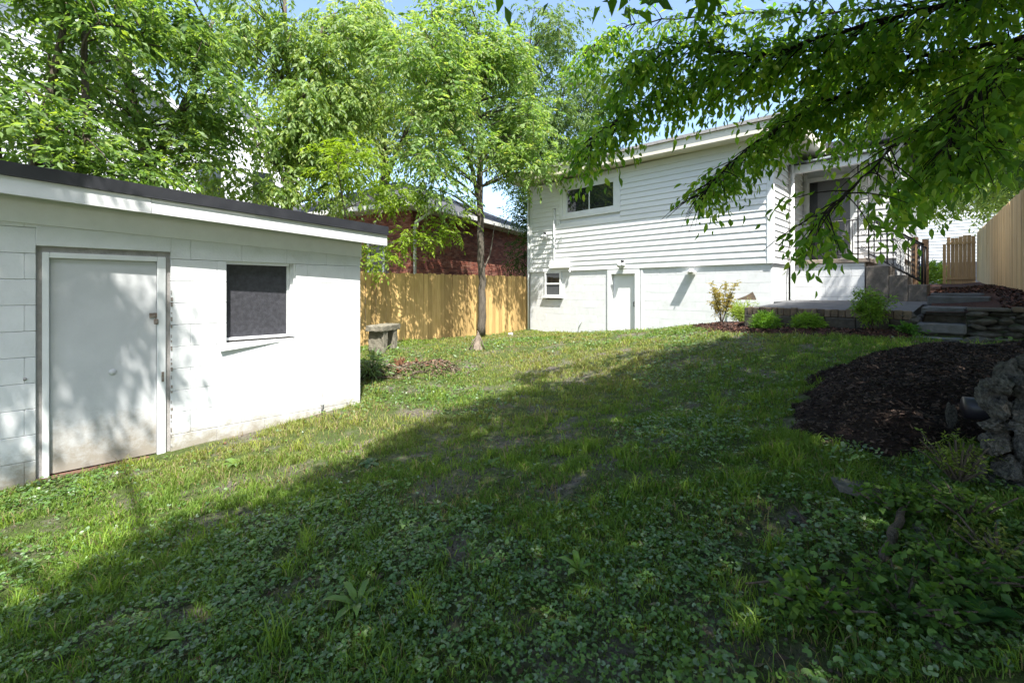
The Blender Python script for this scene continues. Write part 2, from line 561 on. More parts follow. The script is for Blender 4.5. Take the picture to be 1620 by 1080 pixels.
def slope_box(name, x0, x1, y0, y1, top, bot, mat, parent):
    return hexa(name, [(x0, y0, roof_z(x0) + bot), (x1, y0, roof_z(x1) + bot), (x1, y1, roof_z(x1) + bot), (x0, y1, roof_z(x0) + bot),
                       (x0, y0, roof_z(x0) + top), (x1, y0, roof_z(x1) + top), (x1, y1, roof_z(x1) + top), (x0, y1, roof_z(x0) + top)], mat, parent)


slope_box('roof', -2.9, 3.13, 5.56, 9.2, -.012, -.10, M['roof_felt'], shed)
for k, (a, b) in enumerate(((-2.9, -.02), (-.06, 1.55), (1.52, 3.152))):
    slope_box('drip_edge', a, b, 5.52 + .003 * (k % 2), 5.553, .0 + .003 * (k % 2), -.112 + .004 * (k % 2), M['black_flash'], shed)
slope_box('drip_lip', -2.9, 3.155, 5.511, 5.5195, -.103, -.115, M['black_flash'], shed)
slope_box('fascia', -2.9, .62, 5.535, 5.575, -.116, -.262, M['white_trim'], shed)
slope_box('fascia', .623, 3.14, 5.538, 5.575, -.116, -.258, M['white_trim'], shed)
slope_box('soffit', -2.9, 3.13, 5.576, 5.78, -.19, -.21, M['white_trim'], shed)
slope_box('drip_edge', 3.132, 3.158, 5.556, 9.2, -.001, -.112, M['black_flash'], shed)
# door
box('door_shadow_gap', (DO[0] + .001, SY + .035, -1.72), (-.115, SY + .12, DO[2]), M['grey_frame'], shed)  # grey filler stands in for the shadow gap round the door frame
box('door_shadow_gap', (.772, SY + .035, -1.70), (DO[1] - .001, SY + .12, DO[2]), M['grey_frame'], shed)
box('door_shadow_gap', (-.114, SY + .035, .347), (.771, SY + .12, DO[2] - .001), M['grey_frame'], shed)
fr = box('door_frame', (-.114, SY + .012, -1.71), (-.068, SY + .10, .346), M['white_trim'], shed, .004)
box('door_frame', (.70, SY + .012, -1.68), (.771, SY + .10, .346), M['white_trim'], shed, .004)
box('door_frame', (-.0675, SY + .012, .296), (.6995, SY + .10, .346), M['white_trim'], shed, .004)
door = box('door', (-.066, SY + .052, -1.66), (.698, SY + .095, .294), M['white_door'], shed, .003)
box('threshold', (-.15, SY - .02, -1.76), (.80, SY + .12, -1.672), M['threshold'], shed, .006)
box('hasp', (.64, SY + .040, -.275), (.715, SY + .0515, -.225), M['rust'], door, .003)
tube('staple', [(.69, SY + .03, -.23), (.69, SY + .005, -.235), (.69, SY + .005, -.27), (.69, SY + .03, -.275)], .006, M['rust'], door, 6)
box('padlock', (.672, SY - .004, -.34), (.708, SY + .02, -.285), M['rust'], door, .006)
tube('knob_plug', [(.36, SY + .052, -.79), (.36, SY + .047, -.79)], [.03, .028], M['white_door'], door, 16)
box('strike_plate', (.735, SY + .006, -.93), (.755, SY + .0118, -.83), M['rust'], shed)
# chipped mortar edge beside the door
for k in range(22):
    zz = -1.6 + k * .075 + random.uniform(-.02, .02)
    box('mortar_chip', (.8095, SY - .0035 - random.random() * .003, zz), (.8095 + random.uniform(.006, .018), SY + .02, zz + random.uniform(.012, .045)), M['rust'] if k % 3 else M['grey_frame'], shed)
# window
wpy = SY + .12
pane = box('window_board', (WO[0] + .005, wpy, WO[2] + .03), (WO[1] - .075, wpy + .02, WO[3] - .035), M['dark_board'], shed)
win_fr = MB()
for (a, b, zz0, zz1, yy0) in ((WO[1] - .074, WO[1] - .05, WO[2], WO[3], .10), (WO[1] - .0495, WO[1] - .025, WO[2], WO[3], .06), (WO[1] - .0245, WO[1], WO[2], WO[3], .02)):
    win_fr.box((a, SY + yy0, zz0), (b, SY + .185, zz1))
win_fr.box((WO[0], SY + .02, WO[3] - .034), (WO[1] - .0755, SY + .185, WO[3]))
win_fr.box((WO[0], SY + .09, WO[2]), (WO[1] - .0755, SY + .185, WO[2] + .0295))
win_fr.build('window_frame', M['white_trim'], shed)
hexa('window_sill', [(1.25, SY - .035, -.665), (1.86, SY - .005, -.61), (1.86, SY + .02, -.61), (1.25, SY + .02, -.665),
                     (1.25, SY - .035, -.60), (1.86, SY - .005, -.59), (1.86, SY + .02, -.585), (1.25, SY + .02, -.59)], M['white_block'], shed)
tube('water_pipe', [(2.36, SY - .02, -1.6), (2.36, SY - .02, -1.30), (2.36, SY + .02, -1.28)], .012, M['grey_frame'], shed)
box('pipe_bracket', (2.345, SY - .036, -1.45), (2.375, SY - .002, -1.36), M['white_trim'], shed, .003)
tube('bolt_hole', [(-.22, SY - .003, -.77), (-.205, SY + .03, -.77)], [.016, .01], M['grey_frame'], shed, 7)

# ------------------------------------------------------------------ house
HX = 11.0
house = thing('house', (13.0, 6.0, -1.4), 'white clapboard house on painted block basement with side porch', 'house')
H0, H1 = 2.96, 10.17            # right and left ends of the back wall
SB = .61                        # bottom of the siding
ST = 3.40


def soff(y):
    return 3.34 + .022 * (y - 2.4)


box('wall', (HX + .03, H0 + .03, SB + .002), (19.0, H1 - .03, 3.42), M['far_white'], house)
box('wing_wall', (13.63, 1.03, .3), (18.9, H0 + .02, 3.5), M['far_white'], house)
box('basement_core', (HX + .16, H0 + .16, -1.6), (18.9, H1 - .16, SB), M['mortar'], house)
UW = (6.94, 8.64, 2.36, 3.10)
UT = (6.74, 8.90, 2.20, 3.30)   # trim outline
EXPO = .146


def clap(name, y0, y1, z0, parent, axis='x', x=HX, skew=0.0):
    """one lapped board facing -x (axis x) or facing -y (axis y)"""
    z1 = z0 + EXPO + .012
    key = ('clap', round(y1 - y0, 3), axis)
    w = (y1 - y0) / 2
    if key not in BOXC:
        prof = [(-.026, 0), (-.026, .012), (-.004, z1 - z0), (.028, z1 - z0), (.028, 0)]
        v = []
        for s in (-w, w):
            for (a, b) in prof:
                v.append((a, s, b) if axis == 'x' else (s, a, b))
        n = len(prof)
        f = [tuple(range(n)), tuple(range(2 * n - 1, n - 1, -1))]
        for i in range(n):
            f.append((i, (i + 1) % n, n + (i + 1) % n, n + i))
        me = bpy.data.meshes.new(name); me.from_pydata(v, [], f); me.update(); me.materials.append(M['siding'])
        bm = bmesh.new(); bm.from_mesh(me); bmesh.ops.recalc_face_normals(bm, faces=bm.faces); bm.to_mesh(me); bm.free()
        BOXC[key] = me
    c = (y0 + y1) / 2
    return place(name, BOXC[key], parent, (x, c, z0) if axis == 'x' else (c, x, z0))


zb = SB
while zb < ST - .03:
    segs = [(H0 + .1, H1 - .12)]
    if zb + EXPO > UT[2] and zb < UT[3]:
        segs = [(H0 + .1, UT[0] + .003), (UT[1] - .003, H1 - .12)]
    for a, b in segs:
        clap('siding_board', a, b, zb, house)
    clap('siding_board', HX + .06, 13.58, zb, house, 'y', H0)
    if zb > .7:
        clap('siding_board', 1.1, 2.12 - .25, zb, house, 'x', 13.6)
        clap('siding_board', 2.86, H0 - .03, zb, house, 'x', 13.6)
        clap('siding_board', 13.66, 16.5, zb, house, 'y', 1.0)
    zb += EXPO
box('corner_board', (HX - .036, H0 - .036, SB - .012), (HX + .058, H0 + .1, 3.41), M['white_trim'], house, .004)
box('corner_board', (HX - .036, H1 - .12, SB - .01), (HX + .06, H1 + .036, 3.41), M['white_trim'], house, .004)
box('corner_board', (13.57, 1.0 - .04, .3), (13.655, 1.1, 3.41), M['white_trim'], house, .004)
tube('corner_downspout', [(HX - .07, H1 + .0, 3.3), (HX - .07, H1 + .0, -1.3)], .035, M['white_trim'], house)
# foundation blocks
row = 0
z = -1.65 + .02
DW = (6.15, 7.16)               # basement door frame
BWN = (8.84, 9.51, -.18, .62)   # basement window
while z < SB - .02:
    z1 = min(z + .2265, SB - .003)
    ys = [H0 + .02]
    y = H0 + .02 + (.24 if row % 2 else .48)
    while y < H1 - .1:
        ys.append(y); y += .48
    ys.append(H1)
    for a, b in zip(ys[:-1], ys[1:]):
        segs = [(a, b)]
        for (o0, o1, oz0, oz1) in ((DW[0], DW[1], -9, 9), BWN):
            if z < oz1 - .02 and z1 > oz0 + .02:
                ns = []
                for (s0, s1) in segs:
                    if s1 <= o0 or s0 >= o1: ns.append((s0, s1)); continue
                    if s0 < o0: ns.append((s0, o0))
                    if s1 > o1: ns.append((o1, s1))
                segs = ns
        for (s0, s1) in segs:
            if s1 - s0 > .03:
                box('block', (HX + .02 + random.uniform(0, .002), s0 + .0005, z), (HX + .2, s1 - .0005, z1 - .002), M['white_block'], house, .004)
    if z1 > -.6:
        x = HX + .21; k = 0
        while x < 12.35:
            x1 = min(x + (.24 if (k == 0 and row % 2) else .48), 12.38)
            box('block', (x + .001, H0 + .02, z), (x1 - .001, H0 + .18, z1 - .004), M['white_block'], house, .006)
            x = x1; k += 1
    z = z1; row += 1
box('belt_trim', (HX - .012, H0 - .01, SB - .0125), (HX + .14, DW[0] - .01, SB - .0005), M['white_trim'], house)
# patch where the paint has fallen off at the corner
patch = MB()
pp = [(3.28, -.205), (3.75, -.205), (3.60, -.15), (3.50, -.11), (3.42, -.06), (3.36, -.02), (3.31, -.12)]
patch.add([(HX + .0175, a, b) for a, b in pp], [tuple(range(len(pp)))])
patch.build('bare_patch', M['edge_brick'], house)
box('paint_apron', (HX - .02, 2.98, -.9), (HX + .019, 3.9, -.215), M['white_block'], house, .004)
# upper sliding window
wnd = MB()
for (a, b, c, d, xx) in ((UT[0], UT[1], UT[2], UT[2] + .10, -.030), (UT[0], UT[1], UT[3] - .12, UT[3], -.030), (UT[0], UT[0] + .12, UT[2] + .1005, UT[3] - .1205, -.030), (UT[1] - .12, UT[1], UT[2] + .1005, UT[3] - .1205, -.030),
                         (UT[0] + .1205, UT[1] - .1205, UT[2] + .1005, UW[2], -.012), (UT[0] + .1205, UT[1] - .1205, UW[3], UT[3] - .1205, -.012),
                         (UT[0] + .1205, UW[0], UW[2] + .0005, UW[3] - .0005, -.012), (UW[1], UT[1] - .1205, UW[2] + .0005, UW[3] - .0005, -.012)):
    wnd.box((HX + xx, a, c), (HX + .028, b, d))
w = wnd.build('window_frame', M['white_trim'], house)
mid = (UW[0] + UW[1]) / 2
for a, b, xx in ((UW[0], mid + .02, .0), (mid - .02, UW[1], .012)):
    s = MB()
    s.box((HX + xx, a, UW[2]), (HX + xx + .011, b, UW[2] + .035)); s.box((HX + xx, a, UW[3] - .035), (HX + xx + .011, b, UW[3]))
    s.box((HX + xx, a, UW[2] + .0355), (HX + xx + .011, a + .035, UW[3] - .0355)); s.box((HX + xx, b - .035, UW[2] + .0355), (HX + xx + .011, b, UW[3] - .0355))
    sash = s.build('sash', M['white_trim'], house)
    box('pane', (HX + xx + .004, a + .0355, UW[2] + .0355), (HX + xx + .008, b - .0355, UW[3] - .0355), M['glass'], sash)
# basement window
bw = MB()
y0, y1, z0, z1 = BWN
for (a, b, c, d) in ((y0, y1, z0, z0 + .06), (y0, y1, z1 - .06, z1), (y0, y0 + .06, z0 + .0605, z1 - .0605), (y1 - .06, y1, z0 + .0605, z1 - .0605)):
    bw.box((HX - .022, a, c), (HX + .15, b, d))
bw.box((HX - .012, y0 + .0605, .20), (HX + .15, y1 - .0605, .255))
b_ = bw.build('window_frame', M['white_trim'], house)
box('pane', (HX + .02, y0 + .0605, .2555), (HX + .03, y1 - .0605, z1 - .0605), M['glass'], b_)
box('pane', (HX + .01, y0 + .0605, z0 + .0605), (HX + .02, y1 - .0605, .1995), M['screen'], b_)
box('window_sill', (HX - .07, y0 - .08, z0 - .05), (HX + .019, y1 + .08, z0 - .001), M['white_trim'], house, .004)
# basement door
df = MB()
df.box((HX - .02, DW[0], -1.4), (HX + .15, DW[0] + .14, .60)); df.box((HX - .02, DW[1] - .13, -1.4), (HX + .15, DW[1], .60)); df.box((HX - .02, DW[0] + .1405, .47), (HX + .15, DW[1] - .1305, .60))
df.build('door_frame', M['white_trim'], house)
box('door_post', (HX - .008, DW[0] - .085, -1.4), (HX + .019, DW[0] - .03, .59), M['white_trim'], house)
bd = box('basement_door', (HX + .10, DW[0] + .1415, -1.12), (HX + .14, DW[1] - .1315, .468), M['siding'], house, .003)
tube('door_handle', [(HX + .098, 6.36, -.30), (HX + .05, 6.36, -.30), (HX + .05, 6.36, -.42), (HX + .098, 6.36, -.42)], .011, M['iron'], bd)
box('door_sill', (HX - .03, DW[0], -1.16), (HX + .1, DW[1], -1.125), M['concrete'], house)
# eaves and roof
EX0, EY0, EY1 = HX - .5, 2.41, 10.7


def eave(name, x0, x1, b, t, mat, y0=EY0, y1=EY1):
    return hexa(name, [(x0, y0, soff(y0) + b), (x1, y0, soff(y0) + b), (x1, y1, soff(y1) + b), (x0, y1, soff(y1) + b),
                       (x0, y0, soff(y0) + t), (x1, y0, soff(y0) + t), (x1, y1, soff(y1) + t), (x0, y1, soff(y1) + t)], mat, house)


eave('soffit', EX0 + .026, 19.2, .02, .04, M['cream_trim'])
eave('fascia', EX0, EX0 + .025, 0, .235, M['cream_trim'])
eave('gutter', EX0 - .05, EX0 + .03, .236, .31, M['grey_frame'])
eave('roof', EX0 + .031, 19.3, .236, .30, M['shingle'])
hexa('side_fascia', [(EX0 + .026, EY0 - .022, soff(EY0) + .0), (19.2, EY0 - .022, soff(EY0)), (19.2, EY0 - .001, soff(EY0)), (EX0 + .026, EY0 - .001, soff(EY0)),
                     (EX0 + .026, EY0 - .022, soff(EY0) + .235), (19.2, EY0 - .022, soff(EY0) + .235), (19.2, EY0 - .001, soff(EY0) + .235), (EX0 + .026, EY0 - .001, soff(EY0) + .235)], M['cream_trim'], house)
box('wing_roof', (13.2, .6, 3.44), (19.0, 2.40, 3.6), M['shingle'], house)
# conduit and meter box
cd = tube('conduit', [(HX - .05, 9.08, 2.55), (HX - .05, 9.08, 1.0), (HX - .05, 9.06, .96), (HX - .05, 9.0, .95), (HX - .05, 8.66, .95)], .028, M['white_trim'], house)
box('conduit_cap', (HX - .07, 9.03, 2.54), (HX - .03, 9.13, 2.57), M['grey_frame'], cd)
box('service_box', (HX - .13, 8.46, .70), (HX - .03, 9.22, .925), M['siding'], house, .006)
tube('drain_stub', [(HX - .03, 8.45, .66), (HX - .09, 8.45, .62), (HX - .1, 8.42, .55)], .03, M['white_trim'], house)
tube('hose_bib', [(HX - .0, 8.05, -.88), (HX - .06, 8.06, -.9), (HX - .08, 8.12, -1.12)], .012, M['white_trim'], house)
# downspout at the porch
dsx, dsy = 12.22, 2.86
tube('downspout', [(dsx, dsy, 3.0), (dsx, dsy, .75), (dsx - .03, dsy - .01, .68), (dsx - .09, dsy - .02, .6), (dsx - .1, dsy - .02, -.14), (dsx - .13, dsy - .03, -.19), (dsx - .2, dsy - .05, -.215)], .042, M['white_trim'], house, 10)
# porch
PX = 12.4
row = 0; z = -.36
while z < .60:
    z1 = min(z + .2265, .62)
    ys = [1.53]; y = 1.53 + (.24 if row % 2 else .48)
    while y < 2.93:
        ys.append(y); y += .48
    ys.append(2.935)
    for a, b in zip(ys[:-1], ys[1:]):
        if b - a > .03:
            box('porch_block', (PX + random.uniform(0, .003), a + .001, z), (PX + .2, b - .001, z1 - .004), M['white_block'], house, .005)
    z = z1; row += 1
box('porch_core', (PX + .21, 1.5, -.5), (13.58, 2.9, .615), M['mortar'], house)
box('porch_floor', (PX - .05, 1.44, .623), (13.59, 2.93, .715), M['porch_slab'], house, .01)
pdo = MB()
pdo.box((13.545, 2.80, .72), (13.62, 2.858, 2.86)); pdo.box((13.545, 1.872, .72), (13.62, 1.95, 2.86)); pdo.box((13.545, 1.9505, 2.76), (13.62, 2.7995, 2.86))
pf = pdo.build('porch_door_frame', M['white_trim'], house)
box('porch_door_opening', (13.60, 1.9505, .73), (13.625, 2.7995, 2.758), M['black_door'], house)
sd = box('storm_door', (13.565, 1.955, .74), (13.595, 2.62, 2.75), M['dark_door'], house)
box('door_sweep', (13.555, 1.955, .735), (13.5645, 2.62, .80), M['grey_frame'], sd)
# awning on the porch
aw = MB()
for k in range(10):
    a = 1.15 + k * .18
    aw.hexa([(12.2, a, 2.98), (13.6, a, 3.36), (13.6, a + .13, 3.36), (12.2, a + .13, 2.98), (12.2, a, 3.0), (13.6, a, 3.38), (13.6, a + .13, 3.38), (12.2, a + .13, 3.0)])
    aw.hexa([(12.2, a + .1301, 2.96), (13.6, a + .1301, 3.34), (13.6, a + .1799, 3.34), (12.2, a + .1799, 2.96), (12.2, a + .1301, 2.975), (13.6, a + .1301, 3.355), (13.6, a + .1799, 3.355), (12.2, a + .1799, 2.975)])
aw.build('awning', M['awning'], house)
box('awning_beam', (12.25, 1.1, 2.76), (12.36, 2.92, 2.945), M['white_trim'], house, .005)
box('awning_beam', (12.361, 1.1, 2.78), (13.54, 1.2, 2.93), M['white_trim'], house, .005)
box('awning_flashing', (12.19, 1.1, 2.9455), (12.245, 2.92, 2.975), M['iron'], house)

# concrete steps beside the porch
cs = thing('concrete_steps', (12.9, 1.0, -.35), 'weathered grey concrete steps beside the porch wall', 'steps')
for k, (ya, yb, zt) in enumerate(((1.115, 1.50, .53), (.81, 1.112, .33), (.52, .807, .13))):
    box('step', (12.3, ya, -.4), (13.5, yb, zt), M['concrete'], cs, .012)
box('plinth', (12.25, .5, -.42), (12.298, 1.52, -.22), M['concrete'], cs, .008)

# iron railings
def spiral(cx, cz, r, turns, n, flip=1):
    p = []
    for i in range(n + 1):
        t = i / n
        a = flip * (t * turns * 2 * math.pi)
        rr = r * (1 - .8 * t)
        p.append((cx + rr * math.cos(a), cz + rr * math.sin(a)))
    return p


def railing(x, label):
    r = thing('porch_railing', (x, 1.2, .1), label, 'railing')
    A, B = (1.45, 1.58), (.57, .93)
    sl = (A[1] - B[1]) / (A[0] - B[0])
    ht = lambda y: A[1] + (y - A[0]) * sl
    tube('handrail', [(x, A[0], A[1]), (x, B[0], B[1])], .018, M['iron'], r)
    tube('bottom_rail', [(x, A[0], ht(A[0]) - .78), (x, .62, ht(.62) - .78)], .014, M['iron'], r)
    tube('end_post', [(x, B[0] + .03, .12), (x, B[0] + .03, B[1])], .017, M['iron'], r)
    for y in (1.36, 1.25, 1.14, .81, .72, .64):
        n = 22
        m = MB()
        m.tube([(x, y, ht(y) - .78 + .75 * t / n) for t in range(n + 1)], [.011 + .004 * math.sin(t * 1.9) for t in range(n + 1)], 6)
        m.build('baluster', M['iron'], r)
    for (cy, cz, rr, fl) in ((.98, ht(.98) - .14, .085, 1), (.99, ht(.98) - .33, .055, -1), (1.03, ht(.98) - .46, .05, 1), (1.0, ht(.98) - .63, .085, -1)):
        tube('scroll', [(x, a, b) for a, b in spiral(cy, cz, rr, 1.7, 26, fl)], .006, M['iron'], r, 5)
    tube('scroll_bar', [(x, 1.07, ht(1.07) - .02), (x, 1.07, ht(1.07) - .2), (x, .93, ht(1.07) - .5), (x, .93, ht(.93) - .76)], .006, M['iron'], r, 5)
    return r


railing(12.33, 'black wrought iron stair rail with scrolls, nearer side of the porch steps')
railing(13.40, 'black iron stair rail against the white wall, far side of the porch steps')
pr = thing('porch_rail', (12.38, 2.2, .72), 'plain black iron rail along the front edge of the porch', 'railing')
tube('handrail', [(12.38, 2.88, 1.56), (12.38, 1.66, 1.56)], .015, M['iron'], pr)
tube('bottom_rail', [(12.38, 2.88, .82), (12.38, 1.66, .82)], .012, M['iron'], pr)
for k in range(9):
    tube('baluster', [(12.38, 2.82 - k * .135, .82), (12.38, 2.82 - k * .135, 1.56)], .008, M['iron'], pr, 6)
ic = thing('iron_column', (12.35, 1.55, .72), 'black iron scrollwork column holding up the porch awning', 'column')
for y in (1.455, 1.64):
    tube('upright', [(12.35, y, .70), (12.35, y, 2.78)], .014, M['iron'], ic, 6)
for k in range(6):
    tube('scroll', [(12.35, a, b) for a, b in spiral(1.548, .95 + k * .32, .075, 1.6, 22, 1 if k % 2 else -1)], .006, M['iron'], ic, 5)

# lights on the back wall
def flood(x, y, z, label):
    t = thing('wall_light', (x, y, z), label, 'light')
    tube('mount', [(x + .03, y, z), (x - .02, y, z)], .05, M['grey_frame'], t, 12)
    for s in (-1, 1):
        tube('lamp_head', [(x - .02, y + s * .02, z - .02), (x - .07, y + s * .05, z - .04), (x - .15, y + s * .07, z - .10)], [.018, .045, .062], M['lamp_glass'], t, 12)
    box('sensor', (x - .1, y - .035, z + .01), (x - .021, y + .035, z + .06), M['iron'], t, .01)


flood(HX - .03, 9.44, 1.80, 'twin-headed flood light near the left corner of the clapboard wall')
flood(HX - .03, 6.63, .78, 'small flood light fixed just above the basement door')
wl_ = thing('panel_light', (HX, 4.75, .47), 'flat white panel light sticking out of the painted foundation wall', 'light')
box('panel', (HX - .24, 4.62, .455), (HX + .0, 4.87, .475), M['white_plastic'], wl_, .003)
tube('arm', [(HX + .02, 4.75, .49), (HX - .28, 4.70, .49)], .012, M['white_plastic'], wl_, 8)
box('mount', (HX - .01, 4.70, .4755), (HX + .02, 4.80, .56), M['white_plastic'], wl_, .004)

# ------------------------------------------------------------------ fences
def fence_run(name, x0, y0, x1, y1, base0, base1, h, label, wood, face, pw=.14, posts=2.4):
    """pickets from (x0,y0) to (x1,y1); face = +1/-1: side of the rails"""
    t = thing(name, ((x0 + x1) / 2, (y0 + y1) / 2, base0), label, 'fence')
    L = math.hypot(x1 - x0, y1 - y0)
    ux, uy = (x1 - x0) / L, (y1 - y0) / L
    nx, ny = -uy * face, ux * face
    ang = math.atan2(uy, ux)
    n = int(L / pw)
    for k in range(n):
        s = (k + .5) * pw
        bz = base0 + (base1 - base0) * s / L
        hh = round((h + random.uniform(-.022, .018)) / .008) * .008
        wd = pw - random.choice((.003, .005, .008))
        d = (wd, .017, hh)
        key = ('picket', d, wood)
        if key not in BOXC:
            w2, t2 = wd / 2, .0085
            prof = [(-w2, 0), (w2, 0), (w2, hh - .025), (w2 - .025, hh), (-w2 + .025, hh), (-w2, hh - .025)]
            v = [(a, -t2, b) for a, b in prof] + [(a, t2, b) for a, b in prof]
            f = [(0, 1, 2, 3, 4, 5), (11, 10, 9, 8, 7, 6)] + [(i, 6 + i, 6 + (i + 1) % 6, (i + 1) % 6) for i in range(6)]
            me = bpy.data.meshes.new('picket'); me.from_pydata(v, [], f); me.update(); me.materials.append(M[wood])
            BOXC[key] = me
        o = place('picket', BOXC[key], t, (x0 + ux * s + nx * random.uniform(0, .004), y0 + uy * s + ny * random.uniform(0, .004), bz), (random.uniform(-.004, .004), random.uniform(-.006, .006), ang))
    for zz in (.3, h * .52, h - .28):
        m = MB()
        for i in range(8):
            pass
        a = (x0 + nx * .035, y0 + ny * .035, base0 + zz); b = (x1 + nx * .035, y1 + ny * .035, base1 + zz)
        q = .019
        m.hexa([(a[0] - nx * q, a[1] - ny * q, a[2]), (b[0] - nx * q, b[1] - ny * q, b[2]), (b[0] + nx * q, b[1] + ny * q, b[2]), (a[0] + nx * q, a[1] + ny * q, a[2]),
                (a[0] - nx * q, a[1] - ny * q, a[2] + .085), (b[0] - nx * q, b[1] - ny * q, b[2] + .085), (b[0] + nx * q, b[1] + ny * q, b[2] + .085), (a[0] + nx * q, a[1] + ny * q, a[2] + .085)])
        m.build('rail', M[wood], t)
    s = 0.3
    while s < L:
        bz = base0 + (base1 - base0) * s / L
        cx, cy = x0 + ux * s + nx * .105, y0 + uy * s + ny * .105
        box('post', (cx - .045, cy - .045, bz - .3), (cx + .045, cy + .045, bz + h - .05), M[wood], t, 0, (0, 0, ang))
        s += posts
    return t


fence_run('wood_fence', 2.2, 10.35, 11.9, 10.35, -1.40, -1.36, 1.85, 'yellow pine board fence behind the shed and stone bench', 'fence_wood', 1)
fence_run('wood_fence', 8.6, -.75, 25.6, -.36, -.31, .42, 1.87, 'tall pale board fence along the right side of the stone steps', 'fence_pale', -1)
gt = thing('wood_gate', (25.5, .05, .2), 'cedar board gate standing open at the end of the side path', 'gate')
gx_ = 25.45
for k in range(7):
    ya = -.32 + k * .118
    zt = 2.2 + .05 * math.sin(k * 1.05) - .03
    gap = .012 if k in (5, 6) else .003
    box('board', (gx_, ya, .22), (gx_ + .018, ya + .118 - gap, zt), M['gate_wood'], gt)
for zz in (.45, 1.86):
    box('rail', (gx_ - .04, -.33, zz), (gx_ - .001, .51, zz + .09), M['gate_wood'], gt)
box('gate_post', (gx_ - .02, .515, .0), (gx_ + .08, .615, 1.9), M['gate_wood'], gt)
for (x, y, z0, z1, lab) in ((15.0, .86, .0, 1.33, 'brown timber post at the foot of the porch stair rail'), (16.2, .72, .02, 1.36, 'slimmer brown timber post just behind the first one by the porch')):
    p = box('timber_post', (x - .065, y - .065, z0), (x + .065, y + .065, z1), M['post_wood'], None, .006)
    props(p, lab, 'post')

# ------------------------------------------------------------------ patio, border, steps, stone wall
pt = MB()
pt.hexa([(8.78, .52, -.6), (HX + .0, .52, -.6), (HX + .0, 2.74, -.6), (8.78, 2.74, -.6), (8.78, .52, -.305), (HX, .52, -.235), (HX, 2.74, -.235), (8.78, 2.74, -.305)])
pt.hexa([(HX + .001, .45, -.6), (12.39, .45, -.6), (12.39, 2.935, -.6), (HX + .001, 2.935, -.6), (HX + .001, .45, -.236), (12.39, .45, -.215), (12.39, 2.935, -.215), (HX + .001, 2.935, -.236)])
props(pt.build('patio', M['patio']), kind='structure')
be = thing('brick_edging', (8.7, 1.6, -.7), 'row of upright old bricks on dark blocks edging the patio', 'edging')
y = 2.735; k = 0
while y > .62:
    wd = random.choice((.085, .092, .1))
    dz = random.choice((0, .006, .012, -.006))
    box('brick', (8.66 + random.choice((0, .006, .012)), y - wd, -.42), (8.775, y - .006, -.295 + dz), M['edge_brick'], be, .01, (0, 0, random.uniform(-.04, .04)))
    y -= wd; k += 1
y = 2.78
while y > .6:
    box('block', (8.62 + random.choice((0, .01)), max(y - .4, .53), -.72), (8.80, y - .008, -.425), M['dark_block'], be, .012)
    y -= .4
for k in range(5):
    box('block', (8.81 + k * .4, 2.745, -.74), (8.81 + k * .4 + .39, 2.83, -.3), M['dark_block'], be, .012)


def rock_mesh(name, seed, mat, sub=2, amp=.28, flat=1.0):
    r = random.Random(seed)
    bm = bmesh.new()
    bmesh.ops.create_icosphere(bm, subdivisions=sub, radius=.5)
    cuts = [(Vector((r.gauss(0, 1), r.gauss(0, 1), r.gauss(0, 1))).normalized(), r.uniform(.26, .42)) for _ in range(9)]
    for v in bm.verts:
        p = v.co.copy()
        for n, d in cuts:
            s = p.dot(n)
            if s > d: p -= n * (s - d) * .9
        p *= 1 + amp * (.34 * mnoise.noise(p * 4 + Vector((seed, 0, 0))) + .22 * mnoise.noise(p * 11 + Vector((0, seed, 0))) + .12 * mnoise.noise(p * 23))
        p.z *= flat
        v.co = p
    me = bpy.data.meshes.new(name)
    bm.to_mesh(me); bm.free()
    me.materials.append(mat)
    return me


STONES = [rock_mesh('stone', 20 + k, M['stone']) for k in range(6)]
RUBBLE = [rock_mesh('rubble', 40 + k, M['rubble'], 4, .72) for k in range(7)]


def rock(name, lib, k, parent, loc, size, rz=0.0, tilt=0.0):
    o = place(name, lib[k % len(lib)], parent, loc, (tilt, tilt * .6, rz))
    o.scale = (size[0] * 1.25, size[1] * 1.25, size[2] * 1.25)
    return o


def slab_mesh(lo, hi, mat, seed, amp=.012):
    """worn stone slab: a subdivided, noisy, bevelled box"""
    r = random.Random(seed)
    bm = bmesh.new()
    bmesh.ops.create_cube(bm, size=1.0)
    bmesh.ops.scale(bm, vec=Vector([hi[i] - lo[i] for i in range(3)]), verts=bm.verts)
    bmesh.ops.bevel(bm, geom=list(bm.edges), offset=.022, segments=2, affect='EDGES', profile=.5)
    bmesh.ops.subdivide_edges(bm, edges=[e for e in bm.edges if e.calc_length() > .12], cuts=5, use_grid_fill=True)
    for v in bm.verts:
        v.co += Vector((r.uniform(-amp, amp), r.uniform(-amp, amp), r.uniform(-amp, amp) * .7))
    me = bpy.data.meshes.new('slab'); bm.to_mesh(me); bm.free(); me.materials.append(mat)
    return me


ss = thing('stone_steps', (9.0, .2, -.7), 'worn grey stone steps climbing to the side path', 'steps')


def slab(name, lo, hi, mat, seed, parent=None, amp=.008):
    return place(name, slab_mesh(lo, hi, mat, seed, amp), parent or ss, [(lo[i] + hi[i]) / 2 for i in range(3)])


